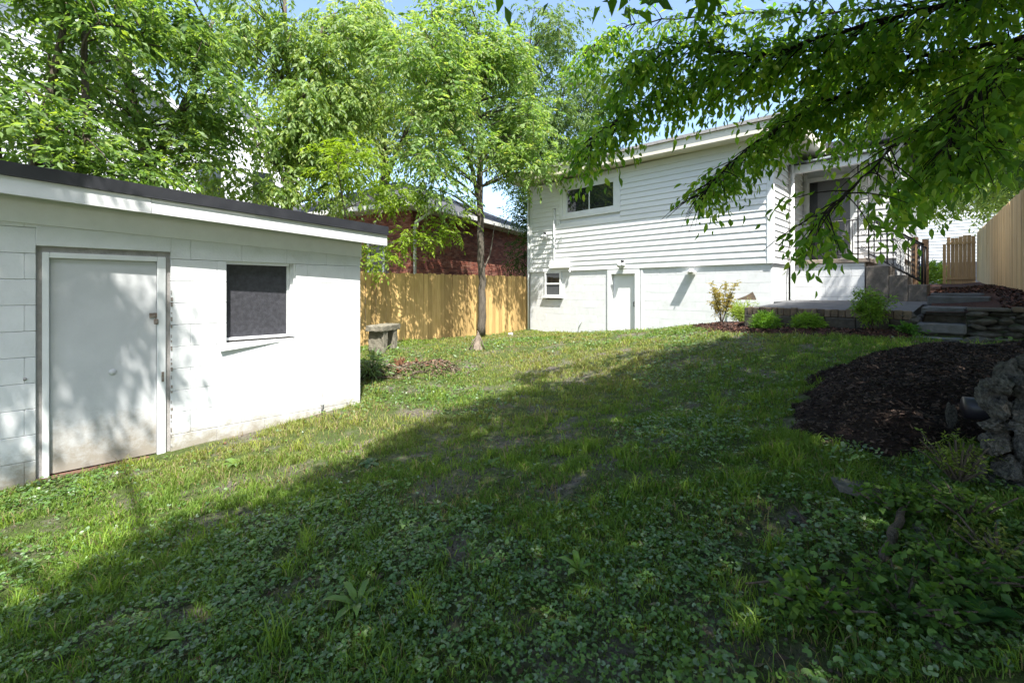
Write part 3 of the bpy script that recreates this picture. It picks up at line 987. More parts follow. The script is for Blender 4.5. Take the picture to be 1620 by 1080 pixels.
slab('step_slab', (8.08, .0, -.76), (8.55, .47, -.615), M['slab_stone'], 1)
slab('step_slab', (8.36, -.02, -.575), (8.9, .46, -.445), M['slab_stone'], 2)
slab('riser_stone', (8.46, .0, -.70), (8.9, .44, -.58), M['stone'], 3)
slab('step_slab', (8.82, -.02, -.345), (9.5, .44, -.24), M['slab_stone'], 4)
slab('riser_stone', (8.92, -.02, -.55), (9.3, .48, -.35), M['stone'], 5)
slab('step_slab', (9.505, -.36, -.36), (10.4, .44, -.245), M['slab_stone'], 6)
slab('step_slab', (10.3, -.30, -.24), (10.75, .43, -.09), M['slab_stone'], 7)
slab('step_slab', (10.95, -.24, -.14), (11.2, .42, -.04), M['slab_stone'], 8)

dw = thing('dry_stone_wall', (8.5, -.35, -.75), 'low mossy dry stone wall to the right of the stone steps', 'wall')
random.seed(12)
zc = -.78; k = 0
for (hh, nst) in ((.17, 4), (.10, 5), (.085, 5), (.09, 4), (.085, 4)):
    y = -.04
    while y > -.95:
        wd = random.uniform(.15, .34)
        rock('stone', STONES, k, dw, (8.58 + random.uniform(-.03, .04), y - wd / 2, zc + hh / 2), (.32, wd * 1.08, hh * 1.15), random.uniform(-.1, .1))
        y -= wd; k += 1
    zc += hh * .97
box('cap_stone', (8.42, -.42, -.265), (8.95, -.03, -.225), M['stone'], dw, .01)
box('cap_brick', (8.43, -.62, -.27), (8.66, -.43, -.205), M['edge_brick'], dw, .01)
box('cap_brick', (8.43, -.83, -.27), (8.66, -.63, -.205), M['edge_brick'], dw, .01)
rock('stone', STONES, 2, dw, (8.15, -.12, -.66), (.25, .34, .22), .4)
rock('stone', STONES, 4, dw, (8.2, -.38, -.66), (.25, .30, .12), .1)
rock('stone', STONES, 1, dw, (8.75, .52, -.45), (.22, .16, .2), .2)
rock('stone', STONES, 3, dw, (8.72, .50, -.62), (.22, .2, .22), .8)
rock('stone', STONES, 5, dw, (8.8, .6, -.36), (.25, .25, .13), 1.2)

# rubble wall in the right foreground
rw = thing('rubble_wall', (3.7, -.4, -1.1), 'rough grey rubble stone wall end at the right foreground edge', 'wall')
random.seed(31)
box('rubble_dark_fill', (3.60, -1.3, -1.15), (4.05, -.14, -.56), M['mulch'], rw, .05)  # dark filler added behind the stones so the gaps read dark
zc = -1.10; k = 0
for hh in (.13, .11, .13, .08, .12, .10):
    y = -.07 - random.uniform(0, .03)
    while y > -1.2:
        wd = random.uniform(.07, .15)
        rock('stone', RUBBLE, k, rw, (3.53 + .05 * (zc + 1.1) + random.uniform(-.035, .03), y - wd / 2, zc + hh / 2 + random.uniform(-.012, .012)), (.2, wd * .98, hh * random.uniform(.92, 1.1)), random.uniform(-.35, .35), random.uniform(-.18, .18))
        y -= wd; k += 1
    zc += hh * .95
for (l, s_, a) in (((3.60, -.17, -.47), (.16, .14, .17), .3), ((3.64, -.30, -.45), (.17, .15, .19), 1.2), ((3.66, -.46, -.46), (.2, .17, .2), .6), ((3.70, -.70, -.45), (.3, .26, .22), .6), ((3.58, -.10, -.57), (.13, .09, .15), .2), ((3.62, -.24, -.38), (.12, .1, .09), .2), ((3.5, -.02, -1.0), (.13, .09, .2), .4), ((3.9, -.25, -.5), (.3, .3, .2), .9), ((3.46, -.14, -1.08), (.15, .12, .12), .1)):
    rock('stone', RUBBLE, k, rw, l, s_, a, random.uniform(-.25, .25)); k += 1

# ------------------------------------------------------------------ mulch
def mulch_bed(name, poly, mat, label, hump, ncol, n, edge=.25, size=.03, nocut=None):
    P = np.array(poly, float)
    lo = P.min(0); hi = P.max(0)

    def inside(x, y):
        c = np.zeros(x.shape, bool); m = len(P)
        for i in range(m):
            x1, y1 = P[i]; x2, y2 = P[(i + 1) % m]
            c ^= ((y1 > y) != (y2 > y)) & (x < (x2 - x1) * (y - y1) / (y2 - y1 + 1e-12) + x1)
        return c

    def edged(x, y):
        d = np.full(x.shape, 9.0); m = len(P)
        for i in range(m):
            a = P[i]; b = P[(i + 1) % m]; ab = b - a
            t = np.clip(((x - a[0]) * ab[0] + (y - a[1]) * ab[1]) / (ab @ ab), 0, 1)
            d = np.minimum(d, np.hypot(x - a[0] - t * ab[0], y - a[1] - t * ab[1]))
        return np.where(inside(x, y), d, -d)
    st = .05
    X, Y = np.meshgrid(np.arange(lo[0] - .1, hi[0] + .1, st), np.arange(lo[1] - .1, hi[1] + .1, st), indexing='ij')

    def hz(x, y):
        e = edged(x, y) + .26 * (vnoise(x, y, 3, 9) - .5) + .12 * (vnoise(x, y, 9, 4) - .5)
        s = np.clip(e / edge, -1, 1)
        return tz(x, y) + np.where(s > 0, hump * (1 - (1 - s) ** 2), s * .12) + .03 * (vnoise(x, y, 9, 2) - .5) - .004
    Z = hz(X, Y)
    a, b = X.shape
    I = np.arange(a * b).reshape(a, b)
    F = np.stack([I[:-1, :-1], I[1:, :-1], I[1:, 1:], I[:-1, 1:]], -1).reshape(-1, 4)
    keep = (edged(X, Y)[:-1, :-1] > -.07).ravel()
    o = place(name, np_mesh(name, np.stack([X, Y, Z], -1).reshape(-1, 3), F[keep], mat, smooth=True))
    props(o, label, 'mulch', kind='stuff')
    # chips
    x = rng.uniform(lo[0] - .06, hi[0] + .06, n * 3); y = rng.uniform(lo[1] - .06, hi[1] + .06, n * 3)
    k = edged(x, y) + .26 * (vnoise(x, y, 3, 9) - .5) + .12 * (vnoise(x, y, 9, 4) - .5) > -.14 * rng.random(len(x)) ** 2; x = x[k][:n]; y = y[k][:n]
    zz = hz(x, y) + rng.uniform(.0, .014, len(x))
    ax = unit(np.stack([rng.normal(size=len(x)), rng.normal(size=len(x)), rng.normal(size=len(x)) * .35], -1))
    nn = unit(np.stack([rng.normal(size=len(x)) * .5, rng.normal(size=len(x)) * .5, np.ones(len(x))], -1))
    bb = unit(np.cross(nn, ax))
    Ls = (size * rng.uniform(.5, 1.6, len(x)))[:, None]; Ws = (size * rng.uniform(.12, .32, len(x)))[:, None]
    p = np.stack([x, y, zz], -1)
    V = np.stack([p - ax * Ls / 2 - bb * Ws, p + ax * Ls / 2 - bb * Ws * .6, p + ax * Ls / 2 + bb * Ws * .7, p - ax * Ls / 2 + bb * Ws], 1).reshape(-1, 3)
    F = np.arange(len(x) * 4).reshape(-1, 4)
    cc = np.array(ncol)[rng.integers(0, len(ncol), len(x))] * rng.uniform(.6, 1.35, (len(x), 1))
    c = place('chips', np_mesh('chips', V, F, M['chips'], np.repeat(cc, 4, 0)), o, (0, 0, 0))
    props(c, kind='stuff')
    return o


DARKC = [(.05, .032, .025), (.03, .021, .018), (.075, .049, .038), (.02, .015, .013), (.11, .075, .058)]
REDC = [(.15, .065, .045), (.09, .042, .032), (.05, .03, .026), (.19, .09, .062)]
mulch_bed('mulch_mound', [(4.80, 1.08), (5.84, 1.15), (6.55, .66), (7.05, -.05), (7.1, -1.2), (4.3, -1.2), (4.1, -.05), (3.85, .10), (3.52, .48), (4.0, .92)], M['mulch'],
          'dark brown mulch heap beside the rubble stone wall', .27, DARKC, 30000, .7, .026)
mulch_bed('mulch_border', [(7.95, .52), (8.64, .52), (8.64, 2.85), (10.4, 2.86), (10.4, 3.7), (9.5, 4.15), (8.5, 3.35), (7.98, 2.5)], M['mulch_red'],
          'reddish brown mulch bed in front of the brick edging', .06, REDC + DARKC, 9000, .2, .035)
# side path: a mulch-covered bank between the house and the right fence
px = np.arange(8.62, 27.0, .2); pyv = np.arange(-1.3, 1.05, .08)
X, Y = np.meshgrid(px, pyv, indexing='ij')


def path_z(x, y):
    t = np.clip((x - 11.2) / 14.5, 0, 1)
    z = np.where(x < 11.2, -.30 + .2 * np.clip((x - 9.5) / 1.7, 0, 1) * (1 + .0 * x), -.10 + .38 * t)
    z = z + .10 * np.clip((.1 - y) / .8, 0, 1.2) + .03 * (vnoise(x, y, 4, 3) - .5)
    return np.where((x < 12.4) & (y > .44), -.62, z)


Z = path_z(X, Y)
a, b = X.shape
I = np.arange(a * b).reshape(a, b)
F = np.stack([I[:-1, :-1], I[1:, :-1], I[1:, 1:], I[:-1, 1:]], -1).reshape(-1, 4)
sp = place('side_path', np_mesh('side_path', np.stack([X, Y, Z], -1).reshape(-1, 3), F, M['mulch_red'], smooth=True))
props(sp, kind='structure')
n = 9000
x = rng.uniform(8.65, 18, n); y = rng.uniform(-.72, .46, n)
k = ~((x < 11.2) & (y > -.38)); x = x[k]; y = y[k]; n = len(x)
p = np.stack([x, y, path_z(x, y) + rng.uniform(0, .015, n)], -1)
ax = unit(np.stack([rng.normal(size=n), rng.normal(size=n), rng.normal(size=n) * .35], -1)); bb = unit(np.cross(np.array([0, 0, 1.0]) + rng.normal(size=(n, 3)) * .3, ax))
L_ = .05 * rng.uniform(.5, 1.5, (n, 1)); W_ = L_ * .22
V = np.stack([p - ax * L_ / 2 - bb * W_, p + ax * L_ / 2 - bb * W_, p + ax * L_ / 2 + bb * W_, p - ax * L_ / 2 + bb * W_], 1).reshape(-1, 3)
cc = np.array(REDC + DARKC)[rng.integers(0, 9, n)]
c = place('chips', np_mesh('chips', V, np.arange(n * 4).reshape(-1, 4), M['chips'], np.repeat(cc, 4, 0)), sp, (0, 0, 0)); props(c, kind='stuff')

# ------------------------------------------------------------------ neighbours
# brick house, rotated
bc = Vector((8.23, 12.98)); ang = math.radians(17)
u = Vector((math.cos(ang), math.sin(ang))); v = Vector((-math.sin(ang), math.cos(ang)))
bh = thing('brick_house', (bc.x + 4, bc.y + 4, -1.4), 'red brick house with grey hipped roof behind the board fence', 'house')


def bw_pt(a, b, z):
    q = bc + u * a + v * b
    return (q.x, q.y, z)


LA, LB, EZ = 10.0, 9.0, 2.72
m = MB()
m.hexa([bw_pt(.05, .05, -1.5), bw_pt(LA, .05, -1.5), bw_pt(LA, LB, -1.5), bw_pt(.05, LB, -1.5), bw_pt(.05, .05, EZ), bw_pt(LA, .05, EZ), bw_pt(LA, LB, EZ), bw_pt(.05, LB, EZ)])
m.build('wall', M['mortar'], bh)
m = MB()
BRC = [(.30, .105, .07), (.24, .085, .06), (.34, .135, .09), (.19, .07, .055), (.27, .12, .085), (.36, .17, .12)]
bl, bhh = .215, .072
WB = (1.15, 1.95, .3, 1.8)      # window on the left wall: along v, heights
for r_ in range(int((EZ + .2) / bhh)):
    z0 = -.2 + r_ * bhh
    for face in (0, 1):
        L = LA if face == 0 else 5.5
        s = -(bl / 2 if r_ % 2 else 0)
        while s < L:
            a, b = max(s, 0) + .006, min(s + bl, L) - .006
            if b - a > .03 and not (face == 1 and a < WB[1] and b > WB[0] and z0 < WB[3] and z0 + bhh > WB[2]):
                d0 = .035 + random.uniform(-.004, .004)
                cq = random.choice(BRC)
                if face == 0:
                    q = [bw_pt(a, d0 - .035, z0), bw_pt(b, d0 - .035, z0), bw_pt(b, .06, z0), bw_pt(a, .06, z0)]
                else:
                    q = [bw_pt(d0 - .035, b, z0), bw_pt(d0 - .035, a, z0), bw_pt(.06, a, z0), bw_pt(.06, b, z0)]
                m.hexa(q + [(p_[0], p_[1], z0 + bhh - .011) for p_ in q], cq)
            s += bl
props(m.build('brickwork', M['brick'], bh, colors=True), kind='stuff')
ov = .55
rz = EZ + 2.4
m = MB()
c0, c1, c2, c3 = bw_pt(-ov, -ov, EZ + .12), bw_pt(LA + ov, -ov, EZ + .12), bw_pt(LA + ov, LB + ov, EZ + .12), bw_pt(-ov, LB + ov, EZ + .12)
r0, r1 = bw_pt(LB / 2, LB / 2, rz), bw_pt(LA - LB / 2 + .8, LB / 2, rz)
m.add([c0, c1, c2, c3, r0, r1], [(0, 1, 5, 4), (1, 2, 5), (2, 3, 4, 5), (3, 0, 4), (3, 2, 1, 0)])
m.build('roof', M['shingle'], bh)
m = MB()
for (p0, p1, n_) in ((bw_pt(-ov, -ov, 0), bw_pt(LA + ov, -ov, 0), -v), (bw_pt(-ov, LB + ov, 0), bw_pt(-ov, -ov, 0), -u)):
    a0 = Vector((p0[0], p0[1])); a1 = Vector((p1[0], p1[1])); o_ = n_ * .09
    m.hexa([(a0.x, a0.y, EZ - .02), (a1.x, a1.y, EZ - .02), (a1.x + o_.x, a1.y + o_.y, EZ - .02), (a0.x + o_.x, a0.y + o_.y, EZ - .02),
            (a0.x, a0.y, EZ + .13), (a1.x, a1.y, EZ + .13), (a1.x + o_.x, a1.y + o_.y, EZ + .13), (a0.x + o_.x, a0.y + o_.y, EZ + .13)])
m.build('gutter', M['gutter'], bh)
m = MB()
m.hexa([bw_pt(-ov + .01, -ov + .01, EZ - .04), bw_pt(LA, -ov + .01, EZ - .04), bw_pt(LA, -.002, EZ - .04), bw_pt(-ov + .01, -.002, EZ - .04), bw_pt(-ov + .01, -ov + .01, EZ - .01), bw_pt(LA, -ov + .01, EZ - .01), bw_pt(LA, -.002, EZ - .01), bw_pt(-ov + .01, -.002, EZ - .01)])
m.hexa([bw_pt(-ov + .01, 0, EZ - .04), bw_pt(-.002, 0, EZ - .04), bw_pt(-.002, LB, EZ - .04), bw_pt(-ov + .01, LB, EZ - .04), bw_pt(-ov + .01, 0, EZ - .01), bw_pt(-.002, 0, EZ - .01), bw_pt(-.002, LB, EZ - .01), bw_pt(-ov + .01, LB, EZ - .01)])
m.build('soffit', M['gutter'], bh)
tube('downspout', [bw_pt(.35, -ov - .05, EZ + .02), bw_pt(.33, -ov + .02, EZ - .12), bw_pt(.15, -.12, EZ - .42), bw_pt(.12, -.07, EZ - .55), bw_pt(.12, -.07, -1.2)], .055, M['gutter'], bh, 8)
m = MB()
for (a, b, c, d) in ((WB[0], WB[1], WB[2], WB[2] + .08), (WB[0], WB[1], WB[3] - .08, WB[3]), (WB[0], WB[0] + .08, WB[2] + .08, WB[3] - .08), (WB[1] - .08, WB[1], WB[2] + .08, WB[3] - .08), (WB[0] + .08, WB[1] - .08, 1.02, 1.08)):
    q = [bw_pt(-.03, b, c), bw_pt(-.03, a, c), bw_pt(.045, a, c), bw_pt(.045, b, c)]
    m.hexa(q + [(p_[0], p_[1], d) for p_ in q])
wf = m.build('window', M['white_trim'], bh)
q = [bw_pt(.02, WB[1] - .08, WB[2] + .08), bw_pt(.02, WB[0] + .08, WB[2] + .08), bw_pt(.04, WB[0] + .08, WB[2] + .08), bw_pt(.04, WB[1] - .08, WB[2] + .08)]
hexa('pane', q + [(p_[0], p_[1], WB[3] - .08) for p_ in q], M['glass'], wf)
vp = bw_pt(2.6, 1.6, EZ + 1.1)
tube('roof_vent', [(vp[0], vp[1], vp[2] - .3), (vp[0], vp[1], vp[2] + .5)], .14, M['dark_band'], bh, 10)


def far_house(name, cx, cy, yaw, w, dpt, z0, wall, ridge, label, windows, courses=True, gable=True):
    """gabled house; its front (gable) face looks along -depth"""
    h = thing(name, (cx, cy, z0), label, 'house')
    cs_, sn = math.cos(yaw), math.sin(yaw)

    def T(a, b, z): return (cx + a * cs_ - b * sn, cy + a * sn + b * cs_, z)
    m = MB()
    m.add([T(-w / 2, 0, z0), T(w / 2, 0, z0), T(w / 2, dpt, z0), T(-w / 2, dpt, z0), T(-w / 2, 0, wall), T(w / 2, 0, wall), T(w / 2, dpt, wall), T(-w / 2, dpt, wall), T(0, 0, ridge), T(0, dpt, ridge)],
          [(0, 1, 5, 8, 4), (1, 2, 6, 5), (2, 3, 7, 9, 6), (3, 0, 4, 7)])
    m.build('wall', M['far_white'], h)
    z = z0 + .1
    while z < ridge - .2:
        hw = w / 2 if z < wall else w / 2 * (ridge - z) / (ridge - wall)
        q = [T(-hw, -.03, z), T(hw, -.03, z), T(hw, .002, z + .005), T(-hw, .002, z + .005)]
        hexa('siding_board', q + [T(-hw, -.012, z + .2), T(hw, -.012, z + .2), T(hw, .002, z + .2), T(-hw, .002, z + .2)], M['far_white'], h)
        z += .21
    m = MB()
    o_ = .4; sl = (ridge - wall) / (w / 2)
    for s in (-1, 1):
        e = s * (w / 2 + o_); ez = wall - o_ * sl
        v8 = [T(0, -o_, ridge + .02), T(e, -o_, ez + .02), T(e, dpt + o_, ez + .02), T(0, dpt + o_, ridge + .02)]
        m.hexa(v8 + [(p_[0], p_[1], p_[2] + .14) for p_ in v8])
    m.build('roof', M['shingle'], h)
    for s in (-1, 1):
        e = s * (w / 2 + o_); ez = wall - o_ * sl
        v8 = [T(0, -o_ - .06, ridge - .14), T(e, -o_ - .06, ez - .14), T(e, -o_ - .01, ez - .14), T(0, -o_ - .01, ridge - .14)]
        hexa('rake_board', v8 + [(p_[0], p_[1], p_[2] + .3) for p_ in v8], M['far_white'], h)
    for (a, b, c, d) in windows:
        q = [T(a - .08, -.06, c - .08), T(b + .08, -.06, c - .08), T(b + .08, -.0, c - .08), T(a - .08, .0, c - .08)]
        f_ = hexa('window', q + [(p_[0], p_[1], d + .08) for p_ in q], M['far_white'], h)
        q = [T(a, -.075, c), T(b, -.075, c), T(b, -.061, c), T(a, -.061, c)]
        hexa('pane', q + [(p_[0], p_[1], d) for p_ in q], M['glass'], f_)
    return h


far_house('white_house', -1.0, 17.5, math.radians(20), 9, 9, -1.6, 5.6, 8.4, 'tall white sided house behind the trees at far left', [(-2.6, -1.7, 2.6, 4.1), (.4, 1.3, 2.6, 4.1)])
far_house('white_house', 5.6, 24.5, math.radians(-5), 6.5, 9, -1.6, 6.4, 9.6, 'white gabled house seen through gaps between the two left trees', [(-1.2, -.3, 4.2, 5.8), (1.0, 1.9, 4.2, 5.8)])
far_house('white_house', 40.0, .6, math.radians(-90), 11, 9, 1.0, 5.4, 7.6, 'bright white sided house across the street beyond the gate', [(-4.2, -3.2, 2.6, 4.2)])
db = box('street_dark_band', (38.6, -2.5, .4), (38.9, 6.2, 1.75), M['dark_band'], None, .01); props(db, 'dark low band below the white house across the street', 'wall')  # dark box along the foot of the far white house

# parked car seen beyond the gate
car = thing('parked_car', (31.0, 1.55, .15), 'silver parked car partly hidden behind the timber posts', 'car')
m = MB()
prof = [(-.9, .3), (-.92, .62), (-.88, .78), (-.72, .88), (-.62, 1.28), (.62, 1.28), (.72, .88), (.88, .78), (.92, .62), (.9, .3)]
secs = [(0, .82, .62), (.25, .98, .75), (1.1, 1.0, .80), (1.15, 1.0, .82), (2.1, 1.0, 1.0), (3.4, 1.0, 1.0), (4.1, .96, .84), (4.4, .86, .72)]
n_ = len(prof)
vs = []
for (dx, ws, hs) in secs:
    for (a, b) in prof:
        vs.append((30.0 + dx, 1.55 + a * ws, .17 + (b if b < .85 else .85 + (b - .85) * max(0, (hs - .8) / .2))))
fs = [tuple(range(n_))[::-1], tuple(range((len(secs) - 1) * n_, len(secs) * n_))]
for i in range(len(secs) - 1):
    for j in range(n_ - 1):
        fs.append((i * n_ + j, i * n_ + j + 1, (i + 1) * n_ + j + 1, (i + 1) * n_ + j))
m.add(vs, fs)
m.build('body', M['car_paint'], car, smooth=False)
hexa('windscreen', [(31.3, .95, 1.06), (31.3, 2.15, 1.06), (31.9, 2.1, 1.36), (31.9, 1.0, 1.36), (31.28, .95, 1.08), (31.28, 2.15, 1.08), (31.88, 2.1, 1.4), (31.88, 1.0, 1.4)], M['glass'], car)
for s in (.72, 2.38):
    for dx in (30.85, 33.4):
        wh = tube('wheel', [(dx, s - .1, .45), (dx, s + .1, .45)], .3, M['rubber'], car, 18)
        tube('rim', [(dx, s - .105, .45), (dx, s + .105, .45)], .17, M['lamp_glass'], wh, 12)
for s in (1.0, 2.1):
    box('headlight', (29.99, s - .14, .72), (30.06, s + .14, .86), M['lamp_glass'], car, .02)
box('bumper', (29.94, .86, .42), (30.05, 2.24, .56), M['white_plastic'], car, .02)

# ------------------------------------------------------------------ leaves and trees
def leaves(P, axis, nrm, L, W, cols, rich=False, fold=.18):
    """leaf geometry from arrays; plain: folded kite, rich: ovate with a point"""
    axis = unit(axis)
    B = unit(np.cross(axis, nrm)); Nn = np.cross(B, axis)
    L = np.asarray(L).reshape(-1, 1); W = np.asarray(W).reshape(-1, 1)
    n = len(P)
    if not rich:
        V = np.stack([P, P + axis * L * .42 + B * W / 2 + Nn * W * fold, P + axis * L - Nn * L * .08, P + axis * L * .42 - B * W / 2 + Nn * W * fold], 1)
        base = np.arange(n)[:, None] * 4
        F = np.concatenate([base + np.array([[0, 2, 1]]), base + np.array([[0, 3, 2]])], 0)
        return V.reshape(-1, 3), F, np.repeat(cols, 4, 0)
    V = np.stack([P, P + axis * L * .22 + B * W * .40 + Nn * W * fold * .8, P + axis * L * .5 + B * W * .5 + Nn * W * fold, P + axis * L * .78 + B * W * .26 + Nn * (W * fold * .4 - L * .04), P + axis * L - Nn * L * .12,
                  P + axis * L * .78 - B * W * .26 + Nn * (W * fold * .4 - L * .04), P + axis * L * .5 - B * W * .5 + Nn * W * fold, P + axis * L * .22 - B * W * .40 + Nn * W * fold * .8, P + axis * L * .5 - Nn * L * .02], 1)
    base = np.arange(n)[:, None] * 9
    quads = [(0, 8, 2, 1), (8, 4, 3, 2), (0, 7, 6, 8), (8, 6, 5, 4)]
    F = np.concatenate([base + np.array([q]) for q in quads], 0)
    return V.reshape(-1, 3), F, np.repeat(cols, 9, 0)


UP = np.array([0, 0, 1.0])


def spray_leaves(P, D, nl, SL, droop=.5, hang=.35, tilt=.75):
    """leaf bases, axes and normals along drooping twigs"""
    n = len(P)
    D = unit(D)
    out_p, out_a, out_n = [], [], []
    SL = np.asarray(SL).reshape(-1, 1)
    for j in range(nl):
        t = (j + .6) / nl
        pos = P + D * SL * t - UP * droop * SL * t * t
        T = unit(D - 2 * UP * droop * t * .8)
        S = unit(np.cross(T, UP) + 1e-4) * (1 if j % 2 else -1)
        last = j == nl - 1
        A = unit(T * (1.0 if last else .6) + S * (0.1 if last else .85) - UP * hang + rng.normal(size=(n, 3)) * .22)
        Nn = unit(UP * .9 + rng.normal(size=(n, 3)) * tilt + D * .25)
        out_p.append(pos); out_a.append(A); out_n.append(Nn)
    return np.concatenate(out_p), np.concatenate(out_a), np.concatenate(out_n)


def leaf_cols(n, nl, c1, c2, c3=None, p3=.08, spread=.3):
    s = rng.random((n, 1)); c = np.array(c1) * (1 - s) + np.array(c2) * s
    c = np.tile(c, (nl, 1)) * rng.uniform(1 - spread, 1 + spread, (n * nl, 1))
    if c3 is not None:
        k = rng.random(n * nl) < p3
        c[k] = np.array(c3)
    return c


def bez(a, b, c, n):
    t = np.linspace(0, 1, n)[:, None]
    return (1 - t) ** 2 * np.array(a) + 2 * t * (1 - t) * np.array(b) + t * t * np.array(c)


def tree(name, label, stems, crowns, bark, c1, c2, c3=None, leaf=.11, ratio=.42, nl=9, SL=.34, clump_r=.42, mat='leaf', droop=.45, hang=.3, group=None, extra=None, limb_r=.03):
    """stems: list of (points, radii); crowns: (cx,cy,cz,rx,ry,rz,n_clumps,n_sprays)"""
    base = stems[0][0][0]
    t = thing(name, base, label, 'tree', group)
    m = MB()
    allp = []
    for pts, rad in stems:
        pts = np.array(pts, float)
        # smooth the stem
        q = []
        rr = []
        for i in range(len(pts) - 1):
            for s in np.linspace(0, 1, 6, endpoint=False):
                q.append(pts[i] * (1 - s) + pts[i + 1] * s); rr.append(rad[i] * (1 - s) + rad[i + 1] * s)
        q.append(pts[-1]); rr.append(rad[-1])
        q = np.array(q)
        q[1:-1] = (q[:-2] + q[1:-1] * 2 + q[2:]) / 4
        q[1:, :2] += rng.normal(size=(len(q) - 1, 2)) * np.array(rr)[1:, None] * .12
        m.tube(q, rr, 9)
        allp.append(q[len(q) // 3:])
    allp = np.concatenate(allp)
    PS, DS = [], []
    for (cx, cy, cz, rx, ry, rz_, nc, ns) in crowns:
        nc = max(4, int(nc * .8)); ns = int(ns * .56)
        d = unit(rng.normal(size=(nc, 3))); r = rng.random((nc, 1)) ** .45
        C = np.array([cx, cy, cz]) + d * r * np.array([rx, ry, rz_])
        wgt = rng.uniform(.3, 1.8, nc); wgt /= wgt.sum()
        ci = rng.choice(nc, ns, p=wgt)
        off = rng.normal(size=(ns, 3)) * clump_r * .85 * np.array([1, 1, .55])
        PS.append(C[ci] + off)
        out = (C[ci] - np.array([cx, cy, cz])) / np.array([rx, ry, rz_])
        DS.append(unit(out * .5 + unit(off) * .8 + rng.normal(size=(ns, 3)) * .35 + np.array([0, 0, -.05])))
        for k in range(nc):
            dd = np.linalg.norm(allp - C[k], axis=1) + np.maximum(allp[:, 2] - C[k, 2] + .2, 0) * 2
            a = allp[int(np.argmin(dd))]
            midp = (a + C[k]) / 2 + np.array([0, 0, .12]) * np.linalg.norm(C[k] - a) + rng.normal(size=3) * .1
            m.tube(bez(a, midp, C[k], 6), np.linspace(limb_r, limb_r * .25, 6), 5, cap=False)
            for e in range(2):
                tip = C[k] + rng.normal(size=3) * clump_r * 1.1
                m.tube([tuple(C[k]), tuple((C[k] + tip) / 2 + rng.normal(size=3) * .04), tuple(tip)], [limb_r * .3, limb_r * .2, limb_r * .12], 4, cap=False)
    m.build('trunk', M[bark], t, origin=base, smooth=True)
    P = np.concatenate(PS); D = np.concatenate(DS)
    if extra is not None:
        P = np.concatenate([P, extra[0]]); D = np.concatenate([D, extra[1]])
    n = len(P)
    sl = SL * rng.uniform(.6, 1.3, n)
    lp, la, ln = spray_leaves(P, D, nl, sl, droop, hang)
    cc = leaf_cols(n, nl, c1, c2, c3)
    Ls = leaf * rng.uniform(.7, 1.3, len(lp))
    V, F, C4 = leaves(lp, la, ln, Ls, Ls * ratio, cc)
    place('crown', np_mesh('crown', V - np.array(base), F, M[mat], C4), t, base)
    return t


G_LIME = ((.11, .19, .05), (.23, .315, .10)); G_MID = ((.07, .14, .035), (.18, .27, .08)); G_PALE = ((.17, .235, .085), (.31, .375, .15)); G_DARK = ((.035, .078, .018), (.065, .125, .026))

tree('tree', 'bushy small-leaved tree with several brown stems behind the left end of the shed',
     [([(-.30, 9.6, -1.6), (-.35, 9.6, .8), (-.20, 9.5, 2.2), (.1, 9.4, 4.4)], [.09, .08, .06, .03]), ([(-.1, 9.6, -1.6), (.0, 9.6, 1.2), (.3, 9.4, 2.2), (.25, 9.3, 4.0)], [.08, .07, .06, .03]),
      ([(-.45, 9.7, -1.6), (-.6, 9.7, 1.5), (-.75, 9.6, 3.8)], [.06, .05, .03])],
     [(-.4, 9.0, 3.4, 1.5, 1.2, 1.5, 24, 900), (-.2, 8.9, 1.75, 1.3, .9, .55, 13, 640), (.6, 9.3, 4.2, 1.2, 1.0, 1.1, 12, 480)], 'bark', *G_MID, (.22, .30, .05), leaf=.115, clump_r=.26, SL=.3)
tree('tree', 'tree with a thick straight grey trunk rising behind the middle of the shed roof',
     [([(1.24, 11.0, -1.5), (1.26, 11, 1.5), (1.18, 11, 2.6), (.95, 11, 3.6), (.7, 10.8, 5.4)], [.15, .135, .12, .08, .04]), ([(1.2, 11, 2.3), (1.6, 11, 3.3), (1.95, 10.9, 4.2), (2.2, 10.8, 5.5)], [.09, .075, .06, .03])],
     [(1.2, 10.4, 4.7, 1.5, 1.2, 1.4, 24, 1050), (.3, 10.2, 3.3, .7, .7, .6, 8, 240), (2.2, 10.6, 3.4, .9, .8, .7, 8, 340), (.3, 10.0, 2.2, .6, .5, .45, 6, 260), (1.9, 10.3, 2.4, .5, .5, .45, 5, 200)], 'bark', *G_MID, (.24, .32, .06), leaf=.135, clump_r=.3)
tree('tree', 'airy light green tree with a slim trunk right of the shed roof',
     [([(4.24, 12.5, -1.4), (4.24, 12.5, 2.2), (4.3, 12.5, 4.4), (4.1, 12.4, 7.5)], [.13, .12, .09, .04]), ([(4.27, 12.5, 4.0), (4.7, 12.4, 5.6), (5.1, 12.3, 7.4)], [.07, .05, .03]), ([(4.24, 12.5, 2.6), (3.8, 12.0, 3.1), (3.1, 11.6, 3.2)], [.05, .04, .02])],
     [(4.2, 12.1, 6.1, 1.9, 1.3, 2.0, 30, 1800), (5.9, 11.8, 7.2, 1.3, 1.0, 1.2, 12, 600), (3.4, 11.6, 3.9, 1.1, .9, .8, 12, 520), (5.1, 11.8, 4.0, 1.2, .9, 1.0, 14, 700), (5.6, 11.6, 5.6, 1.3, .9, 1.4, 16, 700), (3.1, 11.2, 2.5, .6, .5, .5, 6, 240), (5.0, 11.4, 2.6, .6, .5, .5, 6, 240)], 'bark', *G_LIME, (.30, .36, .10), leaf=.145, clump_r=.32, droop=.7, hang=.6)
